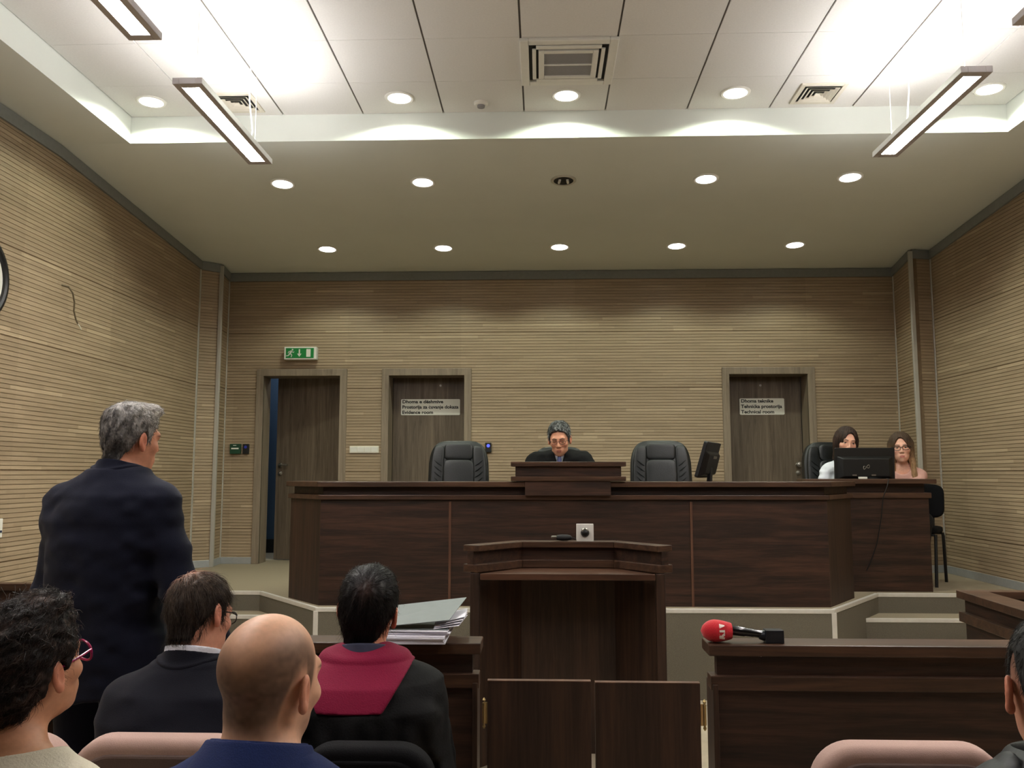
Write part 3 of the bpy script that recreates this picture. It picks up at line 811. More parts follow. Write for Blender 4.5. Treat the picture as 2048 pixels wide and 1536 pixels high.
# witness lectern
t = thing('lectern', 'open-backed walnut witness stand with three-sided top in the middle of the floor', 'lectern', (.14, 4.8, 0))
LO = [(-.345, 4.66), (-.11, 4.925), (.405, 4.925), (.615, 4.66)]       # inner edge of the top, viewer's side
oL = [(-.425, 4.70), (-.135, 5.03), (.43, 5.03), (.70, 4.70)]
def mixp(a, b, s): return [tuple(np.array(p) * (1 - s) + np.array(q) * s) for p, q in zip(a, b)]
m = MB(); m.strip(LO, oL, 1.136, 1.170); part('top_ledge', m, M_['walnut_edge'], t, bevel=.004)
m = MB(); m.strip(mixp(LO, oL, .28), mixp(LO, oL, .72), 1.068, 1.136); part('frieze', m, M_['walnut_x'], t)
m = MB(); m.strip(LO, oL, 1.024, 1.068); part('ledge_rail', m, M_['walnut_edge'], t, bevel=.004)
m = MB(); m.prism([(-.33, 4.645), (.60, 4.645), (.42, 4.93), (-.12, 4.93)], .988, 1.022); part('worktop', m, wood('walnut_shelf', srgb(48, 32, 23), srgb(66, 44, 32), srgb(84, 57, 42), 'x', .4), t, bevel=.003)
for x0, x1, sx in ((-.385, -.335, -1), (.605, .655, 1)):
    m = MB(); m.box(x0, x1, 4.665, 4.715, 0, 1.022); part('corner_post', m, M_['walnut_z'], t, bevel=.003)
bl = mixp(LO, oL, .75)
for i in range(3):
    a, b = bl[i], bl[i + 1]
    if i == 0: a = (-.375, 4.716)
    if i == 2: b = (.645, 4.716)
    d_ = np.array(b) - np.array(a); d_ /= np.linalg.norm(d_); n_ = np.array([d_[1], -d_[0]]) * .022
    m = MB(); m.hexa([(*a, 0), (*b, 0), (*(np.array(b) + n_), 0), (*(np.array(a) + n_), 0)], [(*a, 1.022), (*b, 1.022), (*(np.array(b) + n_), 1.022), (*(np.array(a) + n_), 1.022)])
    part('panel', m, M_['walnut_z'], t)
t = thing('camera_unit', 'white square plate with a round black lens standing on the witness stand', 'camera', (.24, 4.94, 1.17))
a = at(1153, 1082, 4.94); b = at(1187, 1048, 4.94)
p = MB(); p.box(a[0], b[0], 4.94, 4.965, 1.17, b[2]); part('plate', p, M_['white'], t, bevel=.002)
cx, cz = (a[0] + b[0]) / 2, (a[2] + b[2]) / 2
p = MB(); p.lathe([(.024, 0), (.022, -.012), (.016, -.022), (.006, -.026)], (cx, 4.94, cz - .002), 'y', 24); part('lens', p, M_['black'], t, smooth=True)
p = MB(); p.lathe([(.020, 0), (.0195, -.012), (.014, -.018)], (cx, 4.939, cz + .008), 'y', 24); part('lens_ring', p, M_['steel'], t, smooth=True)
t = thing('lapel_microphone', 'small dark microphone lying on the witness stand left of the white plate', 'microphone', (.11, 4.95, 1.17))
p = MB(); p.lathe([(.004, -.045), (.014, -.04), (.018, -.01), (.017, .02), (.012, .04), (.004, .046)], (.125, 4.955, 1.19), 'x', 18); part('body', p, M_['blackmat'], t, smooth=True)
p = MB(); p.lathe([(.004, -.03), (.008, -.026), (.008, 0), (.004, .004)], (.082, 4.95, 1.193), 'x', 14); part('tip', p, M_['steel'], t, smooth=True)
p = MB(); p.tube([(.165, 4.955, 1.192), (.185, 4.952, 1.186), (.20, 4.951, 1.176), (.212, 4.951, 1.176)], .003, 6); part('lead', p, M_['black'], t, smooth=True)

# bar counters and the swing gates between them
def bar(name, x0, x1, label, endside):
    t = thing(name, label, 'counter', ((x0 + x1) / 2, 3.1, 0))
    e0 = .03 if endside in 'l' else 0; e1 = .03 if endside in 'r' else 0
    m = MB(); m.box(x0, x1, 3.025, 3.16, .932, .97); part('top_ledge', m, M_['walnut_edge'], t, bevel=.004)
    m = MB(); m.box(x0 + e0, x1 - e1, 3.05, 3.09, .866, .932); part('frieze', m, M_['walnut_x'], t)
    m = MB(); m.box(x0 + e0 * .2, x1 - e1 * .2, 3.03, 3.10, .818, .866); part('ledge_rail', m, M_['walnut_edge'], t, bevel=.003)
    m = MB(); m.box(x0 + e0, x1 - e1, 3.045, 3.075, 0, .818); part('front_panel', m, M_['walnut_x'], t)
    m = MB(); m.box(x0 + .05, x1 - .05, 3.095, 3.34, .72, .75); part('worktop', m, M_['walnut_x'], t)
    for xx in ((x0 + .05, x0 + .08), (x1 - .08, x1 - .05)):
        m = MB(); m.box(xx[0], xx[1], 3.09, 3.33, 0, .72); part('side_panel', m, M_['walnut_y'], t)
    xg = x0 if endside == 'l' else x1
    s = -1 if endside == 'l' else 1
    m = MB(); m.box(min(xg, xg + s * .018) + (.028 if endside == 'l' else -.028), max(xg, xg + s * .018) + (.028 if endside == 'l' else -.028), 3.02, 3.14, 0, .838); part('hinge_post', m, M_['walnut_z'], t, bevel=.002)
    return t
bar('bar_counter', -.93, -.212, 'short walnut bar counter carrying the papers, left of the swing gates', 'r')
bR = bar('bar_counter', .568, 2.0, 'long walnut bar counter carrying the red microphone, right of the swing gates', 'l')
p = MB(); c = at(1522, 1310, 3.049); p.lathe([(.006, 0), (.006, -.002)], (c[0], 3.05, c[2]), 'y', 12); p.box(c[0] - .009, c[0] + .009, 3.0465, 3.0485, c[2] - .002, c[2] + .002)
part('keyhole', p, M_['chrome'], bR)
def gate(x0, x1, hx, label, zt):
    t = thing('swing_gate', label, 'gate', ((x0 + x1) / 2, 3.0, .14))
    m = MB(); m.box(x0, x1, 2.985, 3.01, .14, zt); part('leaf', m, M_['walnut_z'], t, bevel=.0015)
    m = MB(); m.box(x0, x1, 2.9845, 3.0105, zt, zt + .003); part('top_edging', m, M_['walnut_batten'], t)
    for zz in ((.715, .785), (.25, .32)):
        h = MB(); h.lathe([(.002, zz[0] - .016), (.006, zz[0] - .009), (.003, zz[0]), (.006, zz[0] + .002), (.006, zz[1] - .002), (.003, zz[1]), (.0065, zz[1] + .008), (.002, zz[1] + .015)], (hx, 2.985, 0), 'z', 14)
        h.box(min(hx, (x0 + x1) / 2 * 0 + (x0 if hx < x0 else x1)), max(hx, (x0 if hx < x0 else x1)), 2.983, 2.987, zz[0], zz[1])
        part('hinge', h, M_['brass'], t, smooth=True)
gate(-.186, .163, -.197, 'left walnut leaf of the low swing gates in front of the witness stand', .853)
gate(.177, .528, .541, 'right walnut leaf of the low swing gates in front of the witness stand', .850)

# party desk on the right (high ledge round a lower top)
def side_desk(sx, cx, label, far):
    X = lambda x: cx + sx * x
    t = thing('party_desk', label, 'desk', (X(.6), 3.9, 0))
    y1, y0 = far, far - 1.12
    inn = [(X(.10), y0), (X(.125), y1 - .065), (X(1.35), y1 - .065)]
    out = [(X(-.05), y0), (X(-.005), y1), (X(1.35), y1)]
    m = MB(); m.strip(inn, out, .932, .97); part('top_ledge', m, M_['walnut_edge'], t, bevel=.003)
    m = MB(); m.strip(mixp(inn, out, .2), mixp(inn, out, .74), .866, .932); part('frieze', m, M_['walnut_y'], t)
    m = MB(); m.strip(mixp(inn, out, .2), mixp(inn, out, .95), .818, .866); part('ledge_rail', m, M_['walnut_edge'], t, bevel=.003)
    m = MB(); m.strip(mixp(inn, out, .4), mixp(inn, out, .74), 0, .818); part('panel', m, M_['walnut_y'], t)
    m = MB(); m.hexa([(X(.07), y0, .72), (X(1.35), y0, .72), (X(1.35), y1 - .07, .72), (X(.1), y1 - .07, .72)], [(X(.07), y0, .75), (X(1.35), y0, .75), (X(1.35), y1 - .07, .75), (X(.1), y1 - .07, .75)]); part('worktop', m, M_['walnut_x'], t)
side_desk(1, 2.085, 'walnut party desk with raised ledge at the right edge below the steps', 4.475)
side_desk(-1, -1.82, 'walnut party desk on the left, mostly hidden behind the standing man', 4.62)

# reporter's microphone
c0 = at(1402, 1287, 3.075); c1 = at(1463, 1287, 3.075); c2 = at(1529, 1287, 3.075); c3 = at(1566, 1287, 3.075)
t = thing('microphone', 'reporter microphone with red foam windscreen lying on the right bar counter', 'microphone', (c0[0] + .1, 3.075, .97))
R = .0385; L_ = c1[0] - c0[0]; zc = .97 + R
p = MB(); prof = []
for i in range(17):
    u = i / 16; r = R * (math.sin(math.pi * min(1, u / .96 + .0)) ** .5 if u < .45 else (1 - .30 * ((u - .45) / .55) ** 1.6))
    prof.append((max(r, .0015) if u > 0 else .0015, u * L_))
prof[0] = (.002, 0)
p.lathe(prof, (c0[0], 3.075, zc), 'x', 28); part('windscreen', p, M_['redfoam'], t, smooth=True)
p = MB(); ax = Matrix.Translation((c1[0] - .01, 3.075, zc + .004)) @ Matrix.Rotation(math.radians(7), 4, 'Y')
p.lathe([(.015, 0), (.0165, .004), (.0165, .055), (.0145, .06), (.0145, .085), (.013, .09), (.013, .125)], (0, 0, 0), 'x', 22); p.xf(ax); part('handle', p, plain('glossy_black', srgb(14, 14, 16), .18), t, smooth=True)
p = MB(); p.box(c2[0], c3[0], 3.075 - .021, 3.075 + .021, .97, .97 + .045); p.lathe([(.012, 0), (.02, .02)], (c2[0] - .02, 3.075, .994), 'x', 18); part('plug_on_transmitter', p, plain('slate_metal', srgb(30, 34, 40), .3, .3), t, bevel=.003)
def wrap_text(s, size, x_c, ang, bold, mat, nm):
    """lettering laid round the foam: reads from the bottom up"""
    mb = text_mb(s, size, Matrix.Identity(4), bold=bold, align='CENTER', depth=.0006)
    out = []
    ys = [v[1] for v in mb.v]; ym = (max(ys) + min(ys)) / 2
    for (x, y, z) in mb.v:
        th = ang + x / R
        xx = x_c - 0 + (y - ym)
        u = (xx - c0[0]) / L_; r_ = R * (1 - .30 * max(0, (u - .45) / .55) ** 1.6) + .0012 + z
        # front of the foam is -y; th grows upwards
        out.append((2 * x_c - xx - 0 if False else xx * -1 + 2 * x_c, 3.075 - math.cos(th) * r_, zc + math.sin(th) * r_))
    mb.v = out; part(nm, mb, mat, t)
wrap_text('KTV', .030, c0[0] + L_ * .60, .12, .0022, plain('cream_ink', srgb(236, 224, 214), .7), 'lettering')
# papers and folder
t0 = .97
def sheet_stack(x0, x1, y0, y1, z0, z1, label, rot=0.0, n=5):
    t = thing('paper_stack', label, 'papers', ((x0 + x1) / 2, (y0 + y1) / 2, z0))
    m = MB()
    for i in range(n):
        a, b = z0 + (z1 - z0) * i / n, z0 + (z1 - z0) * (i + 1) / n
        dx, dy, r = random.uniform(-.006, .006), random.uniform(-.004, .004), random.uniform(-.025, .025) + rot
        q = MB(); q.box(-(x1 - x0) / 2, (x1 - x0) / 2, -(y1 - y0) / 2, (y1 - y0) / 2, a, b - .0004)
        q.xf(Matrix.Translation(((x0 + x1) / 2 + dx, (y0 + y1) / 2 + dy, 0)) @ Matrix.Rotation(r, 4, 'Z')); m.add(q.v, q.f)
    part('sheets', m, M_['paper'], t)
    return t
pa = at(768, 1288, 3.01); pb = at(892, 1288, 3.01)
sheet_stack(pb[0] - .30, pb[0] - .002, 3.0, 3.21, .9705, .997, 'thick stack of white sheets lying at the front of the left bar counter', .01, 5)
sheet_stack(pb[0] - .285, pb[0] + .012, 3.02, 3.23, .9975, 1.012, 'slightly skewed white sheets on top of the thick stack under the grey folder', -.03, 4)
t = thing('folder', 'grey folder with its cover sprung open above the paper stack', 'folder', (pb[0] - .12, 3.13, 1.0125))
m = MB(); X0, X1 = pb[0] - .30, pb[0] + .004
m.hexa([(X0, 3.03, 1.0125), (X1, 3.03, 1.0125), (X1, 3.25, 1.0125), (X0, 3.25, 1.0125)], [(X0, 3.03, 1.0145), (X1, 3.03, 1.0145), (X1, 3.25, 1.0145), (X0, 3.25, 1.0145)]); part('back_cover', m, M_['folder'], t)
m = MB()
A, B, C, D = (X0, 3.02, 1.016), (X1 + .002, 3.045, 1.043), (X1 + .045, 3.25, 1.092), (X0, 3.25, 1.052)
up = .0022
m.hexa([A, B, C, D], [(q[0], q[1], q[2] + up) for q in (A, B, C, D)]); part('front_cover', m, M_['folder'], t)
m = MB()
for i in range(4):
    A, B, C, D = (X1 - .05, 3.03 + .01 * i, 1.0155 + .004 * i), (X1 + .035 + .006 * i, 3.06 + .015 * i, 1.022 + .008 * i), (X1 + .05, 3.24, 1.03 + .008 * i), (X1 - .05, 3.24, 1.02 + .006 * i)
    m.hexa([A, B, C, D], [(q[0], q[1], q[2] + .0012) for q in (A, B, C, D)])
part('loose_sheets', m, M_['paper'], t)

# ------------------------------------------------------------------ monitors
def monitor(name, loc, rotz, tilt, label, zc, logo=True):
    """back towards local -y; loc is the foot on the worktop"""
    t = thing(name, label, 'monitor', loc, rotz)
    T = Matrix.Translation((0, 0, zc)) @ Matrix.Rotation(tilt, 4, 'X')
    p = MB(); p.rrect(-.25, .25, -.14, .14, -.012, .016, .012); p.xf(T); part('screen_case', p, M_['black'], t, local=True, bevel=.003)
    p = MB()
    p.hexa([(-.235, -.012, -.128), (.235, -.012, -.128), (.235, -.012, .07), (-.235, -.012, .07)], [(-.19, -.045, -.10), (.19, -.045, -.10), (.19, -.04, .05), (-.19, -.04, .05)])
    p.xf(T); part('rear_housing', p, M_['black'], t, local=True, bevel=.006)
    p = MB(); p.box(-.235, .235, .016, .0168, -.122, .128); p.xf(T); part('screen', p, plain('dark_screen', srgb(24, 28, 34), .2), t, local=True)
    p = MB(); p.hexa([(-.04, -.012, 0), (.04, -.012, 0), (.04, .03, 0), (-.04, .03, 0)], [(-.03, -.03, zc), (.03, -.03, zc), (.03, -.012, zc), (-.03, -.012, zc)]); part('neck', p, M_['black'], t, local=True, bevel=.004)
    p = MB(); p.lathe([(.12, 0), (.12, .008), (.05, .018)], (0, 0, 0), 'z', 32); part('base', p, M_['black'], t, local=True, smooth=True)
    if logo:
        p = MB(); pts = []
        for i in range(49):
            a = 2 * math.pi * i / 48 * .93 + 3.9
            pts.append((.025 * math.sin(a), -.0445, .026 * math.sin(a) * math.cos(a) + .30 * .025 * math.sin(a) - .02))
        p.tube(pts, .0032, 6); p.xf(T); part('emblem', p, M_['steel'], t, local=True, smooth=True)
        p = MB()
        for x in (-.10, .06): p.box(x - .018, x + .018, -.047, -.043, -.094, -.082)
        p.xf(T); part('port', p, M_['steel'], t, local=True)
    else:
        p = MB(); p.box(-.06, .06, -.0475, -.043, .02, .04); p.xf(T); part('label_strip', p, M_['steel'], t, local=True)
    return t
m1 = at(1727, 926, 7.42)
monitor('computer_monitor', (m1[0], 7.40, 1.355), 0, .07, 'black monitor seen from behind in front of the two women', m1[2] - 1.355 - .012)
m2 = at(1422, 922, 6.72)
monitor('computer_monitor', (m2[0] - .02, 6.72, 1.36), math.radians(67), .30, 'black monitor turned side-on beside the right judge chair', .30, False)
t = thing('monitor_cable', 'thin dark cable hanging down the front of the clerk desk', 'cable', (2.72, 7.04, .95))
pts = [(2.80, 7.12, 1.513), (2.79, 7.045, 1.512), (2.775, 7.035, 1.46), (2.745, 7.06, 1.36), (2.73, 7.075, 1.2), (2.69, 7.08, 1.0), (2.63, 7.085, .84), (2.60, 7.09, .78)]
p = MB(); p.tube(pts, .004, 6); part('cord', p, M_['black'], t, smooth=True)
c = at(1727, 956, 7.12)
p = MB(); p.box(c[0] - .028, c[0] + .028, 7.11, 7.16, 1.5105, 1.527); solo('note_pad', p, M_['white'], 'small white block of notes under the middle of the black monitor', 'note pad', bevel=.002)

# ------------------------------------------------------------------ chairs
def superbox(rx, ry, rz, e=.35, n=(28, 20)):
    v = []; f = []; nu, nv = n
    sg = lambda a, p: math.copysign(abs(a) ** p, a)
    for j in range(nv + 1):
        ph = -math.pi / 2 + math.pi * j / nv
        for i in range(nu):
            th = 2 * math.pi * i / nu
            v.append((rx * sg(math.cos(ph), e) * sg(math.cos(th), e), ry * sg(math.cos(ph), e) * sg(math.sin(th), e), rz * sg(math.sin(ph), e)))
    for j in range(nv):
        for i in range(nu):
            f.append((j * nu + i, j * nu + (i + 1) % nu, (j + 1) * nu + (i + 1) % nu, (j + 1) * nu + i))
    return v, f
def exec_chair(x, y, rotz, label, first=[None]):
    """faces local -y"""
    if first[0] is None:
        t = thing('executive_chair', label, 'chair', (x, y, ZP), rotz, 'black leather judge chairs')
        T = Matrix.Translation((0, .25, .86)) @ Matrix.Rotation(-.12, 4, 'X')
        p = MB(); v, f = superbox(.268, .055, .37, .42)
        v = [(a * (1 - .10 * max(0, (c - .05) / .32) ** 2), b, c) for a, b, c in v]
        p.add(v, f); p.xf(T); part('backrest', p, M_['leather'], t, local=True, smooth=True)
        for nm, (cx, cz, rx, rz) in (('back_cushion', (0, .05, .135, .15)), ('back_cushion', (0, -.2, .135, .09)), ('headrest_cushion', (0, .265, .125, .075))):
            p = MB(); v, f = superbox(rx, .022, rz, .4); p.add(v, f); p.xf(T @ Matrix.Translation((cx, -.052, cz))); part(nm, p, M_['leather'], t, local=True, smooth=True)
        for s in (-1, 1):
            p = MB(); v, f = superbox(.058, .026, .32, .45)
            v = [(a + s * (.19 - .02 * max(0, c / .3) ** 2), b, c) for a, b, c in v]; p.add(v, f); p.xf(T @ Matrix.Translation((0, -.045, .0))); part('side_bolster', p, M_['leather'], t, local=True, smooth=True)
            for k_ in range(4):
                p = MB(); zz = .16 - .05 * k_; p.tube([(s * .145, -.075, zz - .02), (s * .175, -.078, zz), (s * .21, -.074, zz + .03)], [.002, .006, .002], 6); p.xf(T); part('leather_crease', p, M_['leather'], t, local=True, smooth=True)
        p = MB(); v, f = superbox(.26, .25, .055, .45); p.add(v, f); p.xf(Matrix.Translation((0, 0, .47))); part('seat', p, M_['leather'], t, local=True, smooth=True)
        for s in (-1, 1):
            p = MB(); p.tube([(s * .27, .2, .47), (s * .29, .2, .64), (s * .29, .1, .68), (s * .29, -.15, .68), (s * .28, -.18, .62), (s * .27, -.12, .47)], .02, 10); part('armrest', p, M_['black'], t, local=True, smooth=True)
        p = MB(); p.tube([(0, 0, .09), (0, 0, .43)], .03, 14); part('gas_column', p, M_['black'], t, local=True, smooth=True)
        for k_ in range(5):
            a = 2 * math.pi * k_ / 5 + .3; p = MB(); p.tube([(0, 0, .11), (.28 * math.cos(a), .28 * math.sin(a), .07)], [.026, .016], 8); leg = part('base_arm', p, M_['black'], t, local=True)
            p = MB(); p.lathe([(.01, -.012), (.028, -.01), (.028, .01), (.01, .012)], (0, 0, 0), 'y', 14); p.xf(Matrix.Translation((.28 * math.cos(a), .28 * math.sin(a), .028)) @ Matrix.Rotation(a, 4, 'Z')); part('castor', p, M_['black'], leg, local=True)
        first[0] = t
    else:
        t = copy_tree(first[0]); t.location = (x, y, ZP); t.rotation_euler = (0, 0, rotz); t['label'] = label
    return t
def wx(px, y): return (px - 1083.3) / F_PX * y
exec_chair(wx(920, 7.55), 7.30, .04, 'empty black leather executive chair left of the judge')
exec_chair(wx(1318, 7.55), 7.30, -.02, 'empty black leather executive chair right of the judge')
jc = exec_chair(wx(1125, 7.7), 7.52, .10, 'black leather executive chair the judge is sitting on'); jc.scale = (.95, .95, .962)
exec_chair(wx(1663, 7.9), 7.70, .12, 'black leather executive chair behind the dark-haired woman')

def visitor_chair(loc, rotz, label):
    t = thing('visitor_chair', label, 'chair', loc, rotz)       # faces local -y
    p = MB(); v, f = superbox(.215, .21, .032, .4); p.add(v, f); p.xf(Matrix.Translation((0, 0, .46))); part('seat', p, M_['blackfab'], t, local=True, smooth=True)
    p = MB(); v, f = superbox(.215, .025, .15, .42); p.add(v, f); p.xf(Matrix.Translation((0, .245, .70)) @ Matrix.Rotation(-.12, 4, 'X')); part('backrest', p, M_['blackfab'], t, local=True, smooth=True)
    for s in (-1, 1):
        p = MB(); p.tube([(s * .20, -.21, 0), (s * .205, -.17, .43)], .013, 10); part('leg', p, M_['black'], t, local=True, smooth=True)
        p = MB(); p.tube([(s * .20, .24, 0), (s * .205, .17, .40), (s * .20, .165, .43)], .013, 10); part('leg', p, M_['black'], t, local=True, smooth=True)
        p = MB(); p.tube([(s * .12, .17, .44), (s * .12, .225, .47), (s * .12, .245, .66)], .012, 10); part('back_strut', p, M_['black'], t, local=True, smooth=True)
    p = MB(); p.tube([(-.2, -.17, .425), (.2, -.17, .425)], .01, 8); p.tube([(-.2, .17, .425), (.2, .17, .425)], .01, 8); part('seat_frame', p, M_['black'], t, local=True, smooth=True)
    return t
visitor_chair((3.225, 7.66, ZP), -math.radians(34), 'black visitor chair under the long-haired woman at the right end')

def audience_chair(x, y, label, rotz=0.0, fab=None, h=.95, group='mauve audience chairs', w=.213, nm='audience_chair'):
    """faces local +y; y is its seat centre"""
    fab = fab or (M_['mauve'], M_['mauveback'])
    t = thing(nm, label, 'chair', (x, y, 0), rotz, group)
    T = Matrix.Translation((0, -.245, .66)) @ Matrix.Rotation(.10, 4, 'X')
    hh = (h - .66) / math.cos(.10)
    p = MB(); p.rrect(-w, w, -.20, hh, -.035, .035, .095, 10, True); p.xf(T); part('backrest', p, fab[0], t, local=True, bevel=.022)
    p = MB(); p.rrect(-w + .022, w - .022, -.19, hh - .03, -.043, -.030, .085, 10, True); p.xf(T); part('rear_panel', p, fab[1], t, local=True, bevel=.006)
    p = MB(); v, f = superbox(w, .225, .05, .4); p.add(v, f); p.xf(Matrix.Translation((0, 0, .41))); part('seat', p, fab[0], t, local=True, smooth=True)
    for s in (-1, 1):
        p = MB(); p.tube([(s * .17, .17, 0), (s * .17, .16, .37)], .014, 10); part('leg', p, M_['black'], t, local=True, smooth=True)
        p = MB(); p.tube([(s * .17, -.22, 0), (s * .17, -.2, .37)], .014, 10); part('leg', p, M_['black'], t, local=True, smooth=True)
        p = MB(); p.tube([(s * .14, -.18, .39), (s * .14, -.25, .43), (s * .14, -.26, .55)], .012, 10); part('back_strut', p, M_['black'], t, local=True, smooth=True)
    return t
YC = 2.30
def cx_at(px, yy=2.055): return at(px, 1500, yy)[0]
audience_chair(cx_at(1804), YC, 'empty mauve audience chair in front of the long bar counter at right')
audience_chair(cx_at(338), YC, 'mauve audience chair behind the seated man in the dark suit')
audience_chair(cx_at(-20), YC, 'mauve audience chair at the left edge beyond the curly-haired woman')
audience_chair(cx_at(740, 2.3), 2.53, 'black chair the man in the robe with the red yoke sits on', fab=(M_['blackfab'], M_['blackfab']), h=.865, group=None, w=.175, nm='office_chair')
# ------------------------------------------------------------------ people: signed distance shapes meshed into one skin each
def vnoise(p, seed=0):
    """smooth value noise in 0..1"""
    i = np.floor(p).astype(np.int64); f = p - i; f = f * f * (3 - 2 * f)
    def h(a, b, c):
        n = (a * 374761393 + b * 668265263 + c * 2147483647 + seed * 1274126177) & 0x7fffffff
        n = ((n ^ (n >> 13)) * 1274126177) & 0x7fffffff
        return ((n ^ (n >> 16)) & 0xffff) / 65535.0
    x, y, z = i[:, 0], i[:, 1], i[:, 2]; fx_, fy_, fz_ = f[:, 0], f[:, 1], f[:, 2]
    l = lambda a, b, t_: a + (b - a) * t_
    return l(l(l(h(x, y, z), h(x + 1, y, z), fx_), l(h(x, y + 1, z), h(x + 1, y + 1, z), fx_), fy_),
             l(l(h(x, y, z + 1), h(x + 1, y, z + 1), fx_), l(h(x, y + 1, z + 1), h(x + 1, y + 1, z + 1), fx_), fy_), fz_)
def ell(p, c, r):
    q = (p - np.array(c)) / np.array(r); k0 = np.sqrt((q * q).sum(1)) + 1e-9
    k1 = np.sqrt(((q / np.array(r)) ** 2).sum(1)) + 1e-9
    return k0 * (k0 - 1) / k1
def cap(p, a, b, ra, rb=None):
    rb = ra if rb is None else rb
    a = np.array(a, float); b = np.array(b, float); ba = b - a
    h = np.clip(((p - a) @ ba) / max(1e-9, ba @ ba), 0, 1)
    return np.linalg.norm(p - a - h[:, None] * ba, axis=1) - (ra + (rb - ra) * h)
def smin(a, b, k):
    h = np.clip(.5 + .5 * (b - a) / k, 0, 1); return b + (a - b) * h - k * h * (1 - h)
def smax(a, b, k): return -smin(-a, -b, k)
def loft(p, kn, e=2.3):
    kn = np.array(kn, float); z = p[:, 2]
    cx, cy_, a, b = (np.interp(z, kn[:, 0], kn[:, i]) for i in (1, 2, 3, 4))
    q = (np.abs((p[:, 0] - cx) / a) ** e + np.abs((p[:, 1] - cy_) / b) ** e + 1e-12) ** (1 / e)
    d = (q - 1) * np.minimum(a, b)
    return smax(d, np.maximum(z - kn[-1, 0], kn[0, 0] - z), .02)

def snets(fn, lo, hi, h, lip=1.6):
    """surface nets over a block grid; blocks far from the surface are skipped"""
    lo = np.array(lo, float); hi = np.array(hi, float); Bk = 8
    nb_ = np.maximum(1, np.ceil((hi - lo) / h / Bk).astype(int)); n = nb_ * Bk
    bi = np.stack(np.meshgrid(*[np.arange(k) for k in nb_], indexing='ij'), -1).reshape(-1, 3)
    cen = lo + (bi * Bk + (Bk - 1) / 2) * h
    d = fn(cen); act = np.abs(d) < lip * (.5 * Bk * h * 1.733) + h * 2
    V = np.empty(tuple(n)); sgn = np.where(d < 0, -1.0, 1.0)
    Vb = V.reshape(nb_[0], Bk, nb_[1], Bk, nb_[2], Bk)
    Vb[bi[:, 0], :, bi[:, 1], :, bi[:, 2], :] = sgn[:, None, None, None]
    off = np.stack(np.meshgrid(*[np.arange(Bk)] * 3, indexing='ij'), -1).reshape(-1, 3)
    ab = bi[act]
    for s in range(0, len(ab), 400):
        blk = ab[s:s + 400]
        idx = (blk[:, None, :] * Bk + off[None]).reshape(-1, 3)
        V[idx[:, 0], idx[:, 1], idx[:, 2]] = fn(lo + idx * h)
    S = V < 0
    c = np.zeros(tuple(n - 1), int)
    for dx in (0, 1):
        for dy in (0, 1):
            for dz in (0, 1):
                c += S[dx:n[0] - 1 + dx, dy:n[1] - 1 + dy, dz:n[2] - 1 + dz]
    I = np.argwhere((c > 0) & (c < 8))
    pos = np.zeros((len(I), 3)); cnt = np.zeros(len(I))
    cor = [(x, y, z) for x in (0, 1) for y in (0, 1) for z in (0, 1)]
    for a in cor:
        for ax in range(3):
            if a[ax]: continue
            b = list(a); b[ax] = 1
            va = V[I[:, 0] + a[0], I[:, 1] + a[1], I[:, 2] + a[2]]; vb = V[I[:, 0] + b[0], I[:, 1] + b[1], I[:, 2] + b[2]]
            cr = (va < 0) != (vb < 0)
            t_ = np.where(cr, va / np.where(cr, va - vb, 1), 0)
            q = np.array(a, float)[None].repeat(len(I), 0); q[:, ax] += t_
            pos += q * cr[:, None]; cnt += cr
    verts = lo + (I + pos / cnt[:, None]) * h
    M = -np.ones(tuple(n), int); M[I[:, 0], I[:, 1], I[:, 2]] = np.arange(len(I))
    F = []
    for ax in range(3):
        o1, o2 = (ax + 1) % 3, (ax + 2) % 3
        sl0 = [slice(0, n[k]) for k in range(3)]; sl1 = list(sl0)
        sl0[ax] = slice(0, n[ax] - 1); sl1[ax] = slice(1, n[ax])
        s0, s1 = S[tuple(sl0)], S[tuple(sl1)]
        E = np.argwhere(s0 != s1)
        E = E[(E[:, o1] > 0) & (E[:, o2] > 0)]
        flip = s0[E[:, 0], E[:, 1], E[:, 2]]
        def cell(d1, d2):
            q = E.copy(); q[:, o1] -= d1; q[:, o2] -= d2
            return M[q[:, 0], q[:, 1], q[:, 2]]
        Q = np.stack([cell(1, 1), cell(0, 1), cell(0, 0), cell(1, 0)], 1)
        Q = np.where(flip[:, None], Q, Q[:, ::-1])
        F.append(Q[(Q >= 0).all(1)])
    return verts, np.concatenate(F)

def sdf_part(name, fn, lo, hi, h, mat, parent, tint=None, kind=None, label=None):
    v, f = snets(fn, lo, hi, h)
    me = bpy.data.meshes.new(name)
    me.vertices.add(len(v)); me.vertices.foreach_set('co', v.astype(np.float32).ravel())
    me.loops.add(f.size); me.loops.foreach_set('vertex_index', f.astype(np.int32).ravel())
    me.polygons.add(len(f)); me.polygons.foreach_set('loop_start', np.arange(0, f.size, 4, dtype=np.int32))
    me.polygons.foreach_set('use_smooth', np.ones(len(f), bool))
    me.update(calc_edges=True); me.validate()
    me.materials.append(mat)
    if tint is not None:
        col = tint(v); a = me.color_attributes.new('tint', 'FLOAT_COLOR', 'POINT')
        a.data.foreach_set('color', np.concatenate([col, np.ones((len(v), 1))], 1).astype(np.float32).ravel())
    o = bpy.data.objects.new(name, me); COL.objects.link(o); o.parent = parent
    if label: o['label'] = label
    return o

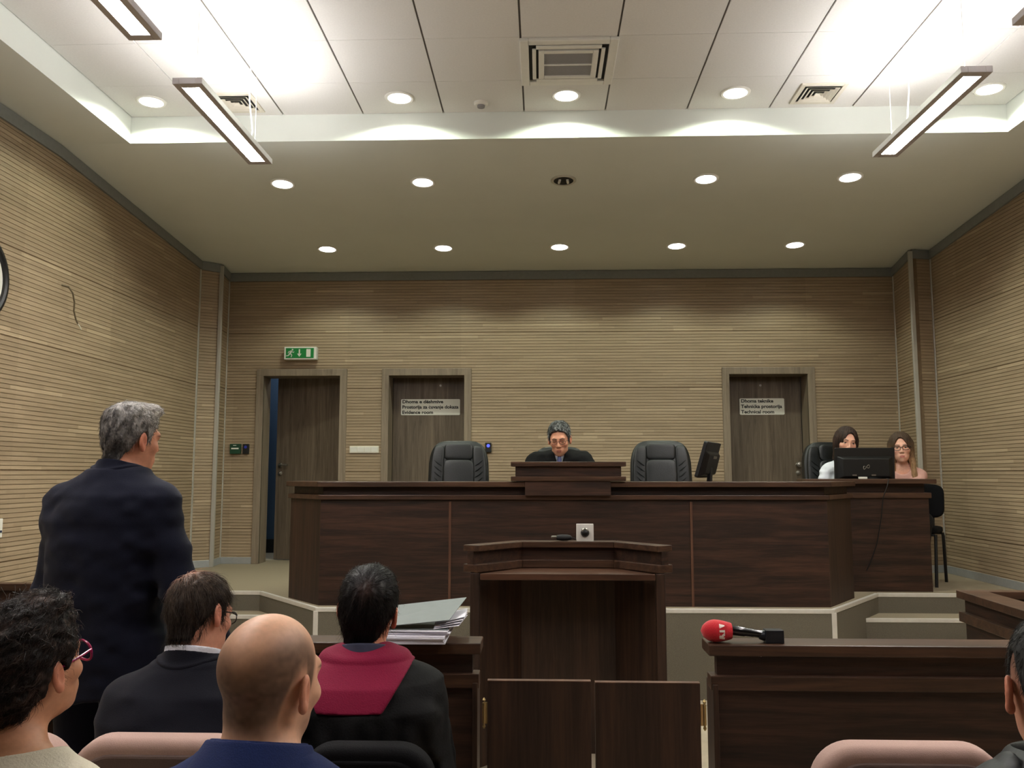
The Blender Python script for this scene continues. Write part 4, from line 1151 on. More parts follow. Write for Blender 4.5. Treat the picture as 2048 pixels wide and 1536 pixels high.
M_['skin'] = attr_mat('skin', .5, 90, .06, .12, sss=.12)
M_['hair'] = attr_mat('hair', .58, 260, .35, .6, stretch=(1, 1, .16), spec=.2)
M_['navy'] = plain('navy_suit_cloth', srgb(17, 20, 35), .9, var=.10, scale=420, bumpy=.25, sheen=.05, spec=.15)
M_['navy2'] = plain('dark_suit_cloth', srgb(15, 16, 26), .9, var=.10, scale=420, bumpy=.25, sheen=.05, spec=.15)
M_['blueshirt'] = plain('navy_shirt_cloth', srgb(20, 36, 82), .85, var=.12, scale=380, bumpy=.3, sheen=.05, spec=.2)
M_['whitecloth'] = plain('white_cloth', srgb(214, 216, 226), .8, var=.03, scale=200, bumpy=.15)
M_['creamknit'] = plain('cream_knit', srgb(206, 200, 180), .9, var=.05, scale=240, bumpy=.4)
M_['robe'] = plain('black_robe_cloth', srgb(10, 10, 11), .8, var=.14, scale=180, bumpy=.25, spec=.2)
M_['yoke'] = plain('crimson_yoke_cloth', srgb(122, 10, 50), .8, var=.08, scale=260, bumpy=.3, sheen=.05, spec=.2)
M_['puffer'] = plain('grey_puffer_nylon', srgb(44, 47, 50), .5, var=.10, scale=120, bumpy=.15)
M_['pinktop'] = plain('pink_blouse_cloth', srgb(206, 160, 148), .85, var=.05, scale=200, bumpy=.15)
M_['trousers'] = plain('dark_trouser_cloth', srgb(12, 12, 16), .85, var=.10, scale=300)
M_['shoe'] = plain('black_shoe_leather', srgb(18, 16, 15), .35)
M_['eye'] = attr_mat('eye', .35, 10, 0, 0, spec=.3)
M_['tie'] = plain('blue_tie_silk', srgb(34, 40, 92), .5, var=.15, scale=150)
M_['frame_dark'] = plain('dark_spectacle_frame', srgb(30, 26, 28), .3)
M_['frame_red'] = plain('magenta_spectacle_frame', srgb(150, 30, 84), .25)

def rotm(yaw, pitch, roll):
    return np.array(Matrix.Rotation(math.radians(yaw), 3, 'Z') @ Matrix.Rotation(math.radians(pitch), 3, 'X') @ Matrix.Rotation(math.radians(roll), 3, 'Y'))

def cranium(p, t=0.0): return ell(p, (0, -.014, .034), (.0755 + t, .0965 + t, .087 + t))
def head_sdf(p, fem=False, face=True, lid=.0030):
    jw = .88 if fem else 1.0
    d = cranium(p)
    d = smin(d, ell(p, (0, .020, -.028), (.064 * (.95 if fem else 1), .071, .082)), .03)
    d = smin(d, ell(p, (0, .030, -.080), (.047 * jw, .050, .036)), .03)
    d = smin(d, ell(p, (0, .066, -.100), (.022 * jw, .020, .018)), .022)
    if face:
        ax = np.stack([np.abs(p[:, 0]), p[:, 1], p[:, 2]], 1)
        d = smin(d, cap(p, (-.034, .078, .024), (.034, .078, .024), .011 if fem else .0125), .02)
        d = smax(d, -ell(ax, (.032, .100, .003), (.019, .014, .012)), .012)
        d = smin(d, ell(ax, (.042, .058, -.022), (.022, .021, .019)), .02)
        d = smin(d, cap(p, (0, .086, .012), (0, .106 if not fem else .102, -.028), .0065, .0105 if not fem else .009), .011)
        d = smin(d, ell(ax, (.0105, .093, -.034), (.0085, .009, .007)), .008)
        d = smin(d, ell(p, (0, .076, -.067), (.027, .016, .021)), .016)
        d = smin(d, cap(p, (-.016, .0875, -.0635), (.016, .0875, -.0635), .0048), .005)
        d = smin(d, cap(p, (-.014, .0875, -.0735), (.014, .0875, -.0735), .0056), .005)
        d = smax(d, -cap(p, (-.021, .096, -.0685), (.021, .096, -.0685), .0022), .004)
        eb = np.linalg.norm(ax - np.array([.0315, .0745, .004]), axis=1)
        d = smin(d, smax(eb - .0136, (.004 + lid) - ax[:, 2], .002), .004)       # upper lids
        d = smin(d, smax(eb - .0130, ax[:, 2] - (.004 - .0058), .002), .004)     # lower lids
        # ears
        e = ax - np.array([.0775, -.006, -.004]); ca, sa = math.cos(.35), math.sin(.35)
        e2 = np.stack([e[:, 0] * ca + e[:, 1] * sa, -e[:, 0] * sa + e[:, 1] * ca, e[:, 2] + e[:, 1] * .15], 1)
        q = ell(e2, (.006, -.006, 0), (.0075, .0195, .033))
        q = smin(q, ell(e2, (.004, -.002, -.026), (.0075, .010, .011)), .006)
        q = smax(q, -ell(e2, (.0145, -.004, .002), (.0075, .0115, .020)), .004)
        d = smin(d, q, .007)
    return d

def hand_pts(wr, d, side):
    """palm and finger chains of a loosely curled hand hanging from the wrist along d"""
    d = np.array(d, float); d /= np.linalg.norm(d)
    s = np.array([side * -1.0, 0, 0]); s = s - d * (s @ d); s /= np.linalg.norm(s)      # towards the thumb (inwards)
    nrm = np.cross(d, s)
    if nrm[2] > 0: nrm = -nrm
    return d, s, nrm
def hand_sdf(p, wr, d, side):
    d, s, n = hand_pts(wr, d, side); wr = np.array(wr, float)
    R = np.stack([s, d, n], 1); q = (p - wr) @ R
    o = ell(q, (0, .045, 0), (.040, .052, .015))
    for i, (x, L) in enumerate(((.030, .070), (.010, .078), (-.010, .073), (-.029, .058))):
        a = (x, .082, 0); b = (x * 1.08, .082 + L * .50, .006); c = (x * 1.05, .082 + L * .86, .026)
        o = smin(o, np.minimum(cap(q, a, b, .0092, .0082), cap(q, b, c, .0082, .0068)), .006)
    a, b, c = (.030, .030, .004), (.055, .058, .012), (.056, .088, .020)
    return smin(o, np.minimum(cap(q, a, b, .012, .0098), cap(q, b, c, .0098, .008)), .008)

class Person:
    def __init__(s, label, head, floor=0.0, rotz=0.0, hrot=(0, 0, 0), hs=1.0, fem=False, pose='sit', seat=.46, lean=.03, girth=1.0, sw=.19, neck_dz=-.125, face=True,
                 arms=None, skin=(196, 146, 118), h=.0045, tint=None, sh_drop=.115, group=None, neck_dy=-.045, tuck=False, lid=.0030, hx=0.0):
        s.lid = lid
        s.fem = fem; s.hs = hs; s.face = face; s.h = h; s.girth = girth; s.sw = sw
        hz = head[2] - floor
        s.hc = np.array([hx, lean + .05, hz])
        Rz = np.array(Matrix.Rotation(math.radians(rotz), 3, 'Z'))
        loc = np.array(head) - Rz @ s.hc; loc[2] = floor
        s.root = thing('person', label, 'person', tuple(loc), math.radians(rotz), group)
        s.Rz = Rz; s.loc = loc
        s.Rm = rotm(*hrot)
        s.nb = s.hc + np.array([-.4 * hx, neck_dy, neck_dz])
        s.hip = np.array([0, 0, seat + .09 if pose == 'sit' else hz * .545]); s.pose = pose
        zz = s.nb[2] - sh_drop
        s.sh = {k: np.array([k * sw + .35 * hx, s.nb[1] - .005, zz]) for k in (-1, 1)}
        s.el, s.wr = {}, {}
        for k in (-1, 1):
            if arms and k in arms: s.el[k], s.wr[k] = (np.array(q, float) for q in arms[k])
            elif pose == 'sit':
                s.el[k] = np.array([k * (sw + .055), s.sh[k][1] + .05, zz - .27]); s.wr[k] = np.array([k * .13, s.sh[k][1] + .28, max(zz - .34, seat + .18)])
            else:
                s.el[k] = np.array([k * (sw + .065), s.sh[k][1] - .03, zz - .30]); s.wr[k] = np.array([k * (sw + .075), s.sh[k][1] + .03, zz - .55])
        if pose == 'sit':
            ky, ay = (.365, .10) if tuck else (.42, .43)
            s.kn = {k: np.array([k * .105, ky, seat + .08]) for k in (-1, 1)}; s.an = {k: np.array([k * .11, ay, .09]) for k in (-1, 1)}
        else:
            s.kn = {k: np.array([k * .105, .02, s.hip[2] * .53]) for k in (-1, 1)}; s.an = {k: np.array([k * .11, -.01, .09]) for k in (-1, 1)}
        s.skin = np.array(srgb(*skin)); s.tintf = tint
        s.build_skin()
    def hl(s, P): return ((P - s.hc) @ s.Rm) / s.hs
    def hw(s, q): return s.hc + s.Rm @ (np.array(q, float) * s.hs)
    def torso_knots(s, g=0.0, low=None, topcut=0.0, bulk=1.0):
        z0, z1 = s.hip[2], s.nb[2]; k = []
        prof = ((0, .172, .125), (.22, .160, .115), (.48, .172, .122), (.74, .186, .122), (.88, .165, .104), (1.0, .072, .066))
        if s.fem: prof = ((0, .165, .125), (.25, .132, .10), (.5, .148, .112), (.74, .160, .108), (.88, .142, .09), (1.0, .058, .055))
        if low is not None: k.append((low, 0, s.hip[1] * 1.0, (prof[0][1] + .005) * s.girth + g, prof[0][2] * s.girth + g))
        for t_, a, b in prof:
            gg = s.girth if t_ < .9 else 1 + (s.girth - 1) * .3
            yy = s.hip[1] + (s.nb[1] - s.hip[1]) * t_ ** 1.4 - .035 * math.sin(math.pi * t_) * (1 if s.pose == 'sit' else .4)
            k.append((z0 + (z1 - z0) * t_, s.nb[0] * t_ ** 2, yy, a * gg * bulk + g, b * gg * bulk + g))
        return k
    def torso(s, P, g=0.0, low=None, pad=0.0, bulk=1.0):
        d = loft(P, s.torso_knots(g, low, bulk=bulk))
        for k in (-1, 1):
            a = np.array([k * .045 + s.nb[0], s.nb[1] - .005, s.nb[2] - .035])
            d = smin(d, cap(P, a, s.sh[k] + np.array([-k * .01, 0, pad]), .040 + g, (.054 if not s.fem else .044) + g), .06)
        return d
    def arm(s, P, k, g=0.0, end=1.0, f=1.0):
        r = (.056, .047, .041, .030) if not s.fem else (.044, .038, .034, .026)
        w = s.el[k] + (s.wr[k] - s.el[k]) * end
        return smin(cap(P, s.sh[k], s.el[k], r[0] * f + g, r[1] * f + g), cap(P, s.el[k], w, r[2] * f + g, (r[2] + (r[3] - r[2]) * end) * f + g), .02)
    def legs(s, P, g=0.0, end=1.0):
        d = None
        for k in (-1, 1):
            h_ = s.hip + np.array([k * .092, 0, -.01]); a = s.kn[k] + (s.an[k] - s.kn[k]) * end
            q = smin(cap(P, h_, s.kn[k], .085 * s.girth ** .5 + g, .058 + g), cap(P, s.kn[k], a, .056 + g, .056 + (.036 - .056) * end + g), .03)
            d = q if d is None else smin(d, q, .02)
        return d
    def skin_sdf(s, P):
        d = head_sdf(s.hl(P), s.fem, s.face, s.lid) * s.hs
        nr = (.057, .062) if not s.fem else (.046, .050)
        d = smin(d, cap(P, s.hw((0, -.026, -.055)), s.nb + np.array([0, .006, -.02]), nr[0] * s.hs, nr[1]), .03)
        b = s.torso(P, -.012)
        for k in (-1, 1):
            b = smin(b, s.arm(P, k, -.008), .02)
            b = smin(b, hand_sdf(P, s.wr[k], s.wr[k] - s.el[k], k), .015)
        b = smin(b, s.legs(P, -.012), .03)
        for k in (-1, 1): b = smin(b, cap(P, s.an[k] + np.array([0, -.02, -.05]), s.an[k] + np.array([k * .02, .15, -.06]), .032, .026), .03)
        return smin(d, b, .035)
    def bounds(s, m=.1):
        pts = np.array([s.hc + [0, 0, .16], s.hc, s.hip, *s.sh.values(), *s.el.values(), *s.wr.values(), *s.kn.values(), *s.an.values(), *[a + [0, .2, -.09] for a in s.an.values()], *[w + (w - e) / np.linalg.norm(w - e) * .2 for w, e in zip(s.wr.values(), s.el.values())]])
        lo = pts.min(0) - m - .12; hi = pts.max(0) + m + .1; lo[2] = max(lo[2], -.02); return lo, hi
    def base_tint(s, v):
        q = s.hl(v); c = np.tile(s.skin, (len(v), 1)); ax = np.abs(q[:, 0])
        n = vnoise(q * 38, 3)[:, None]; c = c * (1 + .10 * (n - .5))
        def mix(c, col, w): return c + (np.array(srgb(*col)) - c) * w[:, None]
        near = np.linalg.norm(q, axis=1) < .2
        blush = np.exp(-(((ax - .042) / .018) ** 2 + ((q[:, 2] + .025) / .018) ** 2)) * (q[:, 1] > .03) * near
        c = mix(c, (198, 112, 92), .30 * blush)
        ear = (ax > .077) & (np.abs(q[:, 2]) < .045) & near
        c = mix(c, (206, 120, 98), .5 * ear)
        if s.face:
            q2 = q * np.array([1, 0, 1]); front = (q[:, 1] > .045) * 1.0
            lip = np.minimum(cap(q2, (-.0165, 0, -.0650), (.0165, 0, -.0650), .0030), cap(q2, (-.012, 0, -.0735), (.012, 0, -.0735), .0042))
            c = mix(c, (168, 82, 78) if s.fem else (164, 96, 84), np.clip(1 - lip / .002, 0, 1) * .85 * near * front)
            aq = np.stack([ax, q[:, 1], q[:, 2]], 1)
            a2 = aq * np.array([1, 0, 1])
            br = smin(cap(a2, (.015, 0, .0245), (.034, 0, .0295), .0022 if s.fem else .0032), cap(a2, (.034, 0, .0295), (.047, 0, .0235), .0016), .003)
            c = mix(c, s.brow, np.clip(1 - br / .003, 0, 1) * .85 * near * front)
            ey = np.maximum(np.linalg.norm(aq - np.array([.0315, .0745, .004]), axis=1) - .0142, np.abs(q[:, 2] - (.0045 + s.lid)) - .0008)
            c = mix(c, (50, 34, 30), np.clip(1 - ey / .0022, 0, 1) * .85 * near * front)
        if s.tintf is not None: c = s.tintf(s, q, c, mix)
        return c
    brow = (52, 38, 30)
    def build_skin(s):
        lo, hi = s.bounds(0)
        zc = s.nb[2] - .04
        v1, f1 = snets(s.skin_sdf, (s.hc[0] - .30, s.hc[1] - .28, zc), (s.hc[0] + .30, s.hc[1] + .28, s.hc[2] + .17), s.h)
        h2 = .009
        hi2 = hi.copy(); hi2[2] = zc + .02
        v2, f2 = snets(s.skin_sdf, lo, hi2, h2)
        v = np.concatenate([v1, v2]); f = np.concatenate([f1, f2 + len(v1)])
        me = bpy.data.meshes.new('body')
        me.vertices.add(len(v)); me.vertices.foreach_set('co', v.astype(np.float32).ravel())
        me.loops.add(f.size); me.loops.foreach_set('vertex_index', f.astype(np.int32).ravel())
        me.polygons.add(len(f)); me.polygons.foreach_set('loop_start', np.arange(0, f.size, 4, dtype=np.int32))
        me.polygons.foreach_set('use_smooth', np.ones(len(f), bool)); me.update(calc_edges=True); me.validate()
        me.materials.append(M_['skin'])
        a = me.color_attributes.new('tint', 'FLOAT_COLOR', 'POINT')
        a.data.foreach_set('color', np.concatenate([s.base_tint(v), np.ones((len(v), 1))], 1).astype(np.float32).ravel())
        o = bpy.data.objects.new('body', me); COL.objects.link(o); o.parent = s.root
    # ---- parts
    def eyes(s, iris=(40, 28, 20), look=(0, 0)):
        for k in (-1, 1):
            c = s.hw((k * .0315, .0745, .004)); r = .0118 * s.hs
            m = MB(); v, f = superbox(r, r, r, 1.0, (20, 14)); m.add([tuple(np.array(q) + c) for q in v], f)
            o = mesh_obj('eye', m.v, m.f, M_['eye'], smooth=True); o.parent = s.root
            g = s.Rm @ np.array([look[0], 1.0, look[1]]); g /= np.linalg.norm(g)
            dd = (np.array(v) / r) @ g
            col = np.where((dd > .86)[:, None], np.array(srgb(*iris)), np.array(srgb(176, 168, 160)))
            a = o.data.color_attributes.new('tint', 'FLOAT_COLOR', 'POINT')
            a.data.foreach_set('color', np.concatenate([col, np.ones((len(v), 1))], 1).astype(np.float32).ravel())
    def hair(s, fn, colf, ext=(.15, .16, .20, .16), h=None, name='hair', mat=None, zlow=None, strands=None):
        """fn: head-local points -> distance; ext: x, back, down, up"""
        e = (max(ext) + .04) * s.hs
        lo = s.hc - e; hi = s.hc + e
        if zlow is not None: lo[2] = s.hc[2] - zlow
        F = lambda P: fn(s.hl(P)) * s.hs
        o = sdf_part(name, F, lo, hi, h or s.h * .8, mat or M_['hair'], s.root, lambda v: colf(s.hl(v)))
        if strands: s.strands(o, F, colf, **strands)
        return o
    def strands(s, o, F, colf, n=2500, L=.03, r=.0006, lift=.15, crown=(0, -.05, .125), jit=.25, seed=1, down=0.0, curl=0.0, bright=1.15, keep=None, k=5):
        """fine locks laid over the hair mass, combed away from the crown; they join the hair's own mesh"""
        rs = np.random.RandomState(seed); me = o.data
        co = np.empty(len(me.vertices) * 3, np.float32); me.vertices.foreach_get('co', co); co = co.reshape(-1, 3).astype(float)
        p = co[rs.choice(len(co), n * 3)] + rs.normal(0, .0012, (n * 3, 3))
        if keep is not None: p = p[keep(s.hl(p))]
        p = p[:n]; n = len(p)
        def grad(q):
            e = .003; g = np.stack([F(q + np.eye(3)[i] * e) - F(q - np.eye(3)[i] * e) for i in range(3)], 1)
            return g / (np.linalg.norm(g, axis=1)[:, None] + 1e-9)
        cr = s.hw(crown); jd = rs.normal(0, jit, (n, 3)); LL = L * rs.uniform(.5, 1.3, n)
        pts = [p]; q = p; d = None
        lf = np.clip(rs.normal(lift, lift, n), -.05, 4 * lift)
        for i in range(k - 1):
            g = grad(q); t = q - cr; t = t / (np.linalg.norm(t, axis=1)[:, None] + 1e-9) + np.array([0, 0, -down]) + jd
            t = t - g * (t * g).sum(1)[:, None]; t = t / (np.linalg.norm(t, axis=1)[:, None] + 1e-9)
            t = t + g * lf[:, None]
            if curl: t = t + rs.normal(0, curl, (n, 3))
            q = q + t * (LL / (k - 1))[:, None]
            pts.append(q)
        pts = np.stack(pts, 1)                          # n,k,3
        g = grad(p); tg = pts[:, 1] - pts[:, 0]; side = np.cross(g, tg); side /= np.linalg.norm(side, axis=1)[:, None] + 1e-9
        w = r * np.linspace(1, .25, k)[None, :, None]
        A = pts + side[:, None] * w; B = pts - side[:, None] * w; C = pts + g[:, None] * w * 1.2
        V = np.stack([A, B, C], 2).reshape(-1, 3)       # n,k,3verts
        idx = np.arange(n)[:, None] * k * 3 + np.arange(k - 1)[None] * 3
        Fq = []
        for a, b in ((0, 2), (2, 1), (1, 0)): Fq.append(np.stack([idx + a, idx + b, idx + 3 + b, idx + 3 + a], -1).reshape(-1, 4))
        Fq = np.concatenate(Fq)
        c0 = colf(s.hl(p)) * (1 + (bright - 1) * rs.uniform(-.7, 1.6, n))[:, None]
        old = np.empty(len(me.polygons) * 4, np.int32); me.loops.foreach_get('vertex_index', old)
        oc = np.empty(len(co) * 4, np.float32); me.color_attributes['tint'].data.foreach_get('color', oc)
        v = np.concatenate([co, V]); f = np.concatenate([old.reshape(-1, 4), Fq + len(co)])
        m2 = bpy.data.meshes.new('hair')
        m2.vertices.add(len(v)); m2.vertices.foreach_set('co', v.astype(np.float32).ravel())
        m2.loops.add(f.size); m2.loops.foreach_set('vertex_index', f.astype(np.int32).ravel())
        m2.polygons.add(len(f)); m2.polygons.foreach_set('loop_start', np.arange(0, f.size, 4, dtype=np.int32))
        m2.polygons.foreach_set('use_smooth', np.ones(len(f), bool)); m2.update(calc_edges=True)
        m2.materials.append(me.materials[0])
        a = m2.color_attributes.new('tint', 'FLOAT_COLOR', 'POINT')
        cc = np.concatenate([np.repeat(np.clip(c0, 0, 1), k * 3, 0), np.ones((n * k * 3, 1))], 1)
        a.data.foreach_set('color', np.concatenate([oc, cc.astype(np.float32).ravel()]))
        o.data = m2; bpy.data.meshes.remove(me)
    def shell(s, name, fn, mat, h=.008, m=.12, lo=None, hi=None):
        a, b = s.bounds(m)
        return sdf_part(name, fn, a if lo is None else lo, b if hi is None else hi, h, mat, s.root)
    def ring(s, P, r, t_, z0, z1, tilt, off=(0, 0, 0), ry=None, flare=0.0, axis=None):
        """a band standing round the neck, its plane tilted forwards"""
        c = s.nb + np.array(off); ca, sa = math.cos(tilt), math.sin(tilt)
        q = P - c; y = q[:, 1] * ca + q[:, 2] * sa; z = -q[:, 1] * sa + q[:, 2] * ca
        rr = r + flare * np.clip(-(z - z1), 0, .1)
        e = np.sqrt(q[:, 0] ** 2 + (y * (r / (ry or r))) ** 2)
        return smax(np.abs(e - rr) - t_, np.maximum(z - z1, z0 - z), .004), q, y, z
    def collar_shirt(s, mat, r=.069, top=.040, name='shirt_collar', open_=.0, t_=.004, off=(0, .002, -.005), tilt=-.32, ry=None, h=.0035):
        def fn(P):
            d, q, y, z = s.ring(P, r, t_, -.03, top, tilt, off, ry)
            if open_: d = np.maximum(d, -(np.abs(q[:, 0]) - open_ * np.clip((y) / .06, 0, 1.2)) * (y > 0) - 1e-3 * (y <= 0))
            return d
        c = s.nb
        return sdf_part(name, fn, c - np.array([.14, .14, .09]), c + np.array([.14, .16, .13]), h, mat, s.root)
    def suit(s, mat, hem, h=.007, g=.016, pad=.006, folds=.006, seed=1, armf=1.0, cuff=.93, bulk=1.0, collar=True, name='jacket', sleeves=True, neckr=.066, fn_extra=None):
        def fn(P):
            d = s.torso(P, g, hem, pad, bulk)
            if sleeves:
                for k in (-1, 1): d = smin(d, s.arm(P, k, g * .8, cuff, armf), .035)
            n = vnoise(P * np.array([9, 9, 16]), seed) - .5
            n2 = vnoise(P * np.array([22, 22, 30]), seed + 5) - .5
            d = d + folds * 2 * n + folds * n2
            d = smax(d, -cap(P, s.nb + np.array([0, .01, -.05]), s.hw((0, -.02, -.03)), neckr, neckr * .9), .006)
            d = np.maximum(d, hem - P[:, 2]) if s.pose != 'sit' else d
            return d if fn_extra is None else fn_extra(P, d)
        lo, hi = s.bounds(.10); lo[2] = hem - .03; hi[2] = s.nb[2] + .12
        o = sdf_part(name, fn, lo, hi, h, mat, s.root)
        if collar:
            def fc(P):
                d, q, y, z = s.ring(P, .0725, .005, -.05, .032, -.36, (0, .0, -.008), None, 0)
                j = s.torso(P, g, hem, pad, bulk)
                for k in (-1, 1): j = smin(j, s.arm(P, k, g * .8, cuff, armf), .035)
                j = smax(j - .005, cap(P, s.nb + np.array([0, .02, -.10]), s.nb + np.array([0, .0, .06]), .090), .004)
                j = smax(j, -cap(P, s.nb + np.array([0, .01, -.05]), s.hw((0, -.02, -.03)), neckr, neckr * .9), .006)
                return np.maximum(smin(d, j, .008), (y - .035))
            sdf_part('jacket_collar', fc, s.nb - np.array([.16, .16, .11]), s.nb + np.array([.16, .16, .11]), .0035, mat, s.root)
        return o
    def trousers(s, mat, h=.009):
        def fn(P):
            d = smin(s.legs(P, .012, .97), ell(P, s.hip + np.array([0, 0, .02]), (.175 * s.girth, .13 * s.girth, .12)), .03)
            return d + .006 * (vnoise(P * np.array([12, 12, 20]), 9) - .5)
        lo, hi = s.bounds(.05); hi[2] = s.hip[2] + .2
        return sdf_part('trousers', fn, lo, hi, h, mat, s.root)
    def shoes(s):
        for k in (-1, 1):
            a = s.an[k]
            f = lambda P: np.maximum(smin(cap(P, (a[0], a[1] - .03, .05), (a[0] + k * .02, a[1] + .16, .035), .046, .038), cap(P, (a[0], a[1] - .01, .06), (a[0], a[1], .11), .05, .046), .03), .004 - P[:, 2])
            sdf_part('shoe', f, (a[0] - .1, a[1] - .12, -.02), (a[0] + .12, a[1] + .26, .18), .008, M_['shoe'], s.root)
    def glasses(s, mat, w=.027, hgt=.019, name='glasses', r=.0018, y=.098, lens=None):
        m = MB(); P = lambda x, y_, z: tuple(s.hw((x, y_, z)))
        for k in (-1, 1):
            pts = [P(k * .033 + w * math.cos(a), y - .006 * abs(math.cos(a)) * (1 if math.cos(a) * k > 0 else 0), .001 + hgt * math.copysign(abs(math.sin(a)) ** .8, math.sin(a))) for a in np.linspace(0, 2 * math.pi, 25)]
            m.tube(pts, r, 6)
            m.tube([P(k * (.033 + w), y - .006, .008), P(k * .074, .06, .010), P(k * .0815, .0, .010), P(k * .082, -.012, .0)], r, 6)
        m.tube([P(-.006, y, .006), P(0, y + .003, .008), P(.006, y, .006)], r, 6)
        o = mesh_obj(name, m.v, m.f, mat); recalc(o); smooth_by_angle(o); o.parent = s.root
        return o

def lin(c): return np.array(srgb(*c))
def hairline(q, pts): return np.interp(q[:, 1], [a for a, b in pts], [b for a, b in pts])
# height of the hair's lower edge against distance from the back of the head to the brow
HL_SHORT = [(-.12, -.085), (-.07, -.082), (-.045, -.06), (-.032, .0), (-.012, .034), (.004, .034), (.012, -.012), (.026, -.012), (.034, .026), (.055, .055), (.08, .082), (.12, .10)]
def short_hair(q, t_=.010, seed=2, amp=.004, top=.006, nape=0.0, line=HL_SHORT, fr=(26, 26, 10), comb=None):
    az = np.arctan2(q[:, 0], -q[:, 1])
    c = smin(cranium(q, t_), cap(q, (0, -.046, -.01), (0, -.052, -.075), .050 + t_ * .7, .044 + t_ * .4), .03)
    c = c - top * np.clip((q[:, 2] - .05) / .07, 0, 1)
    pr = np.stack([az * fr[0] * .35, q[:, 2] * 40, q[:, 1] * 20], 1) if comb is None else comb(q)
    c = c + amp * (vnoise(pr, seed) - .5) * 2 + amp * .7 * (vnoise(q * 160, seed + 1) - .5)
    z = hairline(q, line) + nape + .008 * (vnoise(q * 90, seed + 2) - .5)
    return smax(c, (z - q[:, 2]) * .75, .006)
# ------------------------------------------------------------------ the people in the room
def mixc(a, b, w): return a + (b - a) * w[:, None]

# standing man, seen from behind, looking to the right
hp = at(264, 880, 3.0)
P = Person('standing man in a navy suit with grey hair, seen from behind at the left', hp, rotz=-14, hrot=(-17, -3, 4), pose='stand', girth=1.14, sw=.172, hs=.96, lean=-.02, hx=.04,
           skin=(200, 140, 112), h=.0042, neck_dz=-.115,
           arms={-1: ((-.215, -.03, 1.16), (-.235, .08, .92)), 1: ((.285, .0, 1.17), (.335, .16, .97))})
def col_grey(q):
    n = vnoise(np.stack([q[:, 0] * 70, q[:, 1] * 70, q[:, 2] * 34], 1), 4) * .6 + vnoise(q * 190, 5) * .4
    w = np.clip(n * .9 + 2.2 * q[:, 1] + 1.9 * (q[:, 2] - .05), 0, 1)
    return mixc(np.tile(lin((58, 56, 56)), (len(q), 1)), lin((186, 182, 176)), w)
def h1(q):
    d = short_hair(q, .008, 2, .005, .012)
    return smin(d, smax(ell(q, (0, .055, .112), (.055, .045, .028)) + .008 * (vnoise(q * np.array([60, 40, 60]), 8) - .5), -(q[:, 2] - .085), .01), .02)
P.hair(h1, col_grey, strands=dict(n=3500, L=.020, r=.0007, lift=.10, crown=(.0, -.07, .12), seed=1))
P.eyes()
P.suit(M_['navy'], .80, h=.0075, g=.018, pad=.008, folds=.008, seed=3, armf=1.08)
P.collar_shirt(M_['whitecloth'], r=.0675, top=.030)
P.trousers(M_['navy']); P.shoes()

# seated man in a dark suit, head bowed
hp = at(402, 1232, 2.38)
P = Person('seated man in a dark suit with thinning brown hair and bowed head', hp, rotz=-6, hrot=(-22, -14, -9), girth=1.08, sw=.146, hs=.87, lean=.03, skin=(204, 146, 120), h=.004, neck_dz=-.118)
def col_thin(q):
    n = vnoise(np.stack([q[:, 0] * 110, q[:, 1] * 40, q[:, 2] * 40], 1), 14)
    c = mixc(np.tile(lin((36, 30, 27)), (len(q), 1)), lin((96, 82, 70)), np.clip(n * .9 + 3 * (q[:, 2] - .09), 0, 1))
    sp = np.exp(-(((q[:, 0] + .012) / .03) ** 2 + ((q[:, 1] + .055) / .03) ** 2 + ((q[:, 2] - .118) / .035) ** 2))
    return mixc(c, lin((196, 142, 118)), np.clip(sp * (.55 + .6 * vnoise(q * 140, 15)), 0, .85))
P.hair(lambda q: short_hair(q, .008, 12, .004, .006, comb=lambda q: np.stack([q[:, 0] * 75, q[:, 1] * 26, q[:, 2] * 20], 1)), col_thin, strands=dict(n=3000, L=.045, r=.0006, lift=.07, crown=(-.012, -.06, .12), seed=2, jit=.18))
P.eyes()
P.suit(M_['navy2'], .50, h=.007, g=.016, pad=.010, folds=.006, seed=21, armf=1.05)
P.collar_shirt(M_['whitecloth'], r=.0715, top=.045)
P.glasses(M_['frame_dark'])
P.trousers(M_['trousers']); P.shoes()

# bald man in a navy shirt in the foreground
def buzz(s, q, c, mix):
    """cropped hair: a dark horseshoe round the sides and back, bare crown"""
    z0 = np.interp(q[:, 1], [-.12, -.10, -.06, 0, .03, .06], [.055, .062, .080, .085, .06, .02])
    w = 1 / (1 + np.exp(-(z0 - q[:, 2] - .012 * np.sin(q[:, 0] * 60)) / .012))
    zl = hairline(q, [(a, b if a > -.03 else b + .012) for a, b in HL_SHORT]); w = w / (1 + np.exp(-(q[:, 2] - zl) / .007))
    w = w * (np.linalg.norm(q, axis=1) < .17) * (q[:, 1] < .07)
    ear = (np.abs(q[:, 0]) > .079) & (np.abs(q[:, 2]) < .045) & (q[:, 1] > -.035)
    w = np.where(ear, 0, w) * (.84 + .14 * (vnoise(q * 120, 31) - .5))
    c = mix(c, (34, 27, 22), np.clip(w * .95, 0, .97))
    jaw = np.clip((-.045 - q[:, 2]) / .02, 0, 1) * np.clip((q[:, 1] - .0) / .03, 0, 1) * (np.linalg.norm(q, axis=1) < .15)
    return mix(c, (92, 72, 60), .45 * jaw)
hp = at(541, 1364, 1.55)
P = Person('bald man with cropped sides in a navy shirt, seen from behind in the foreground', hp, rotz=-8, hrot=(-15, -2, 4), girth=1.12, sw=.175, hs=.985, skin=(222, 174, 144), h=.0032, neck_dz=-.114, tint=buzz)
P.eyes()
P.suit(M_['blueshirt'], .50, h=.006, g=.012, pad=0, folds=.006, seed=41, collar=False, name='shirt', cuff=.93)
P.collar_shirt(M_['blueshirt'], r=.078, top=.030, t_=.005, tilt=-.30, h=.003)
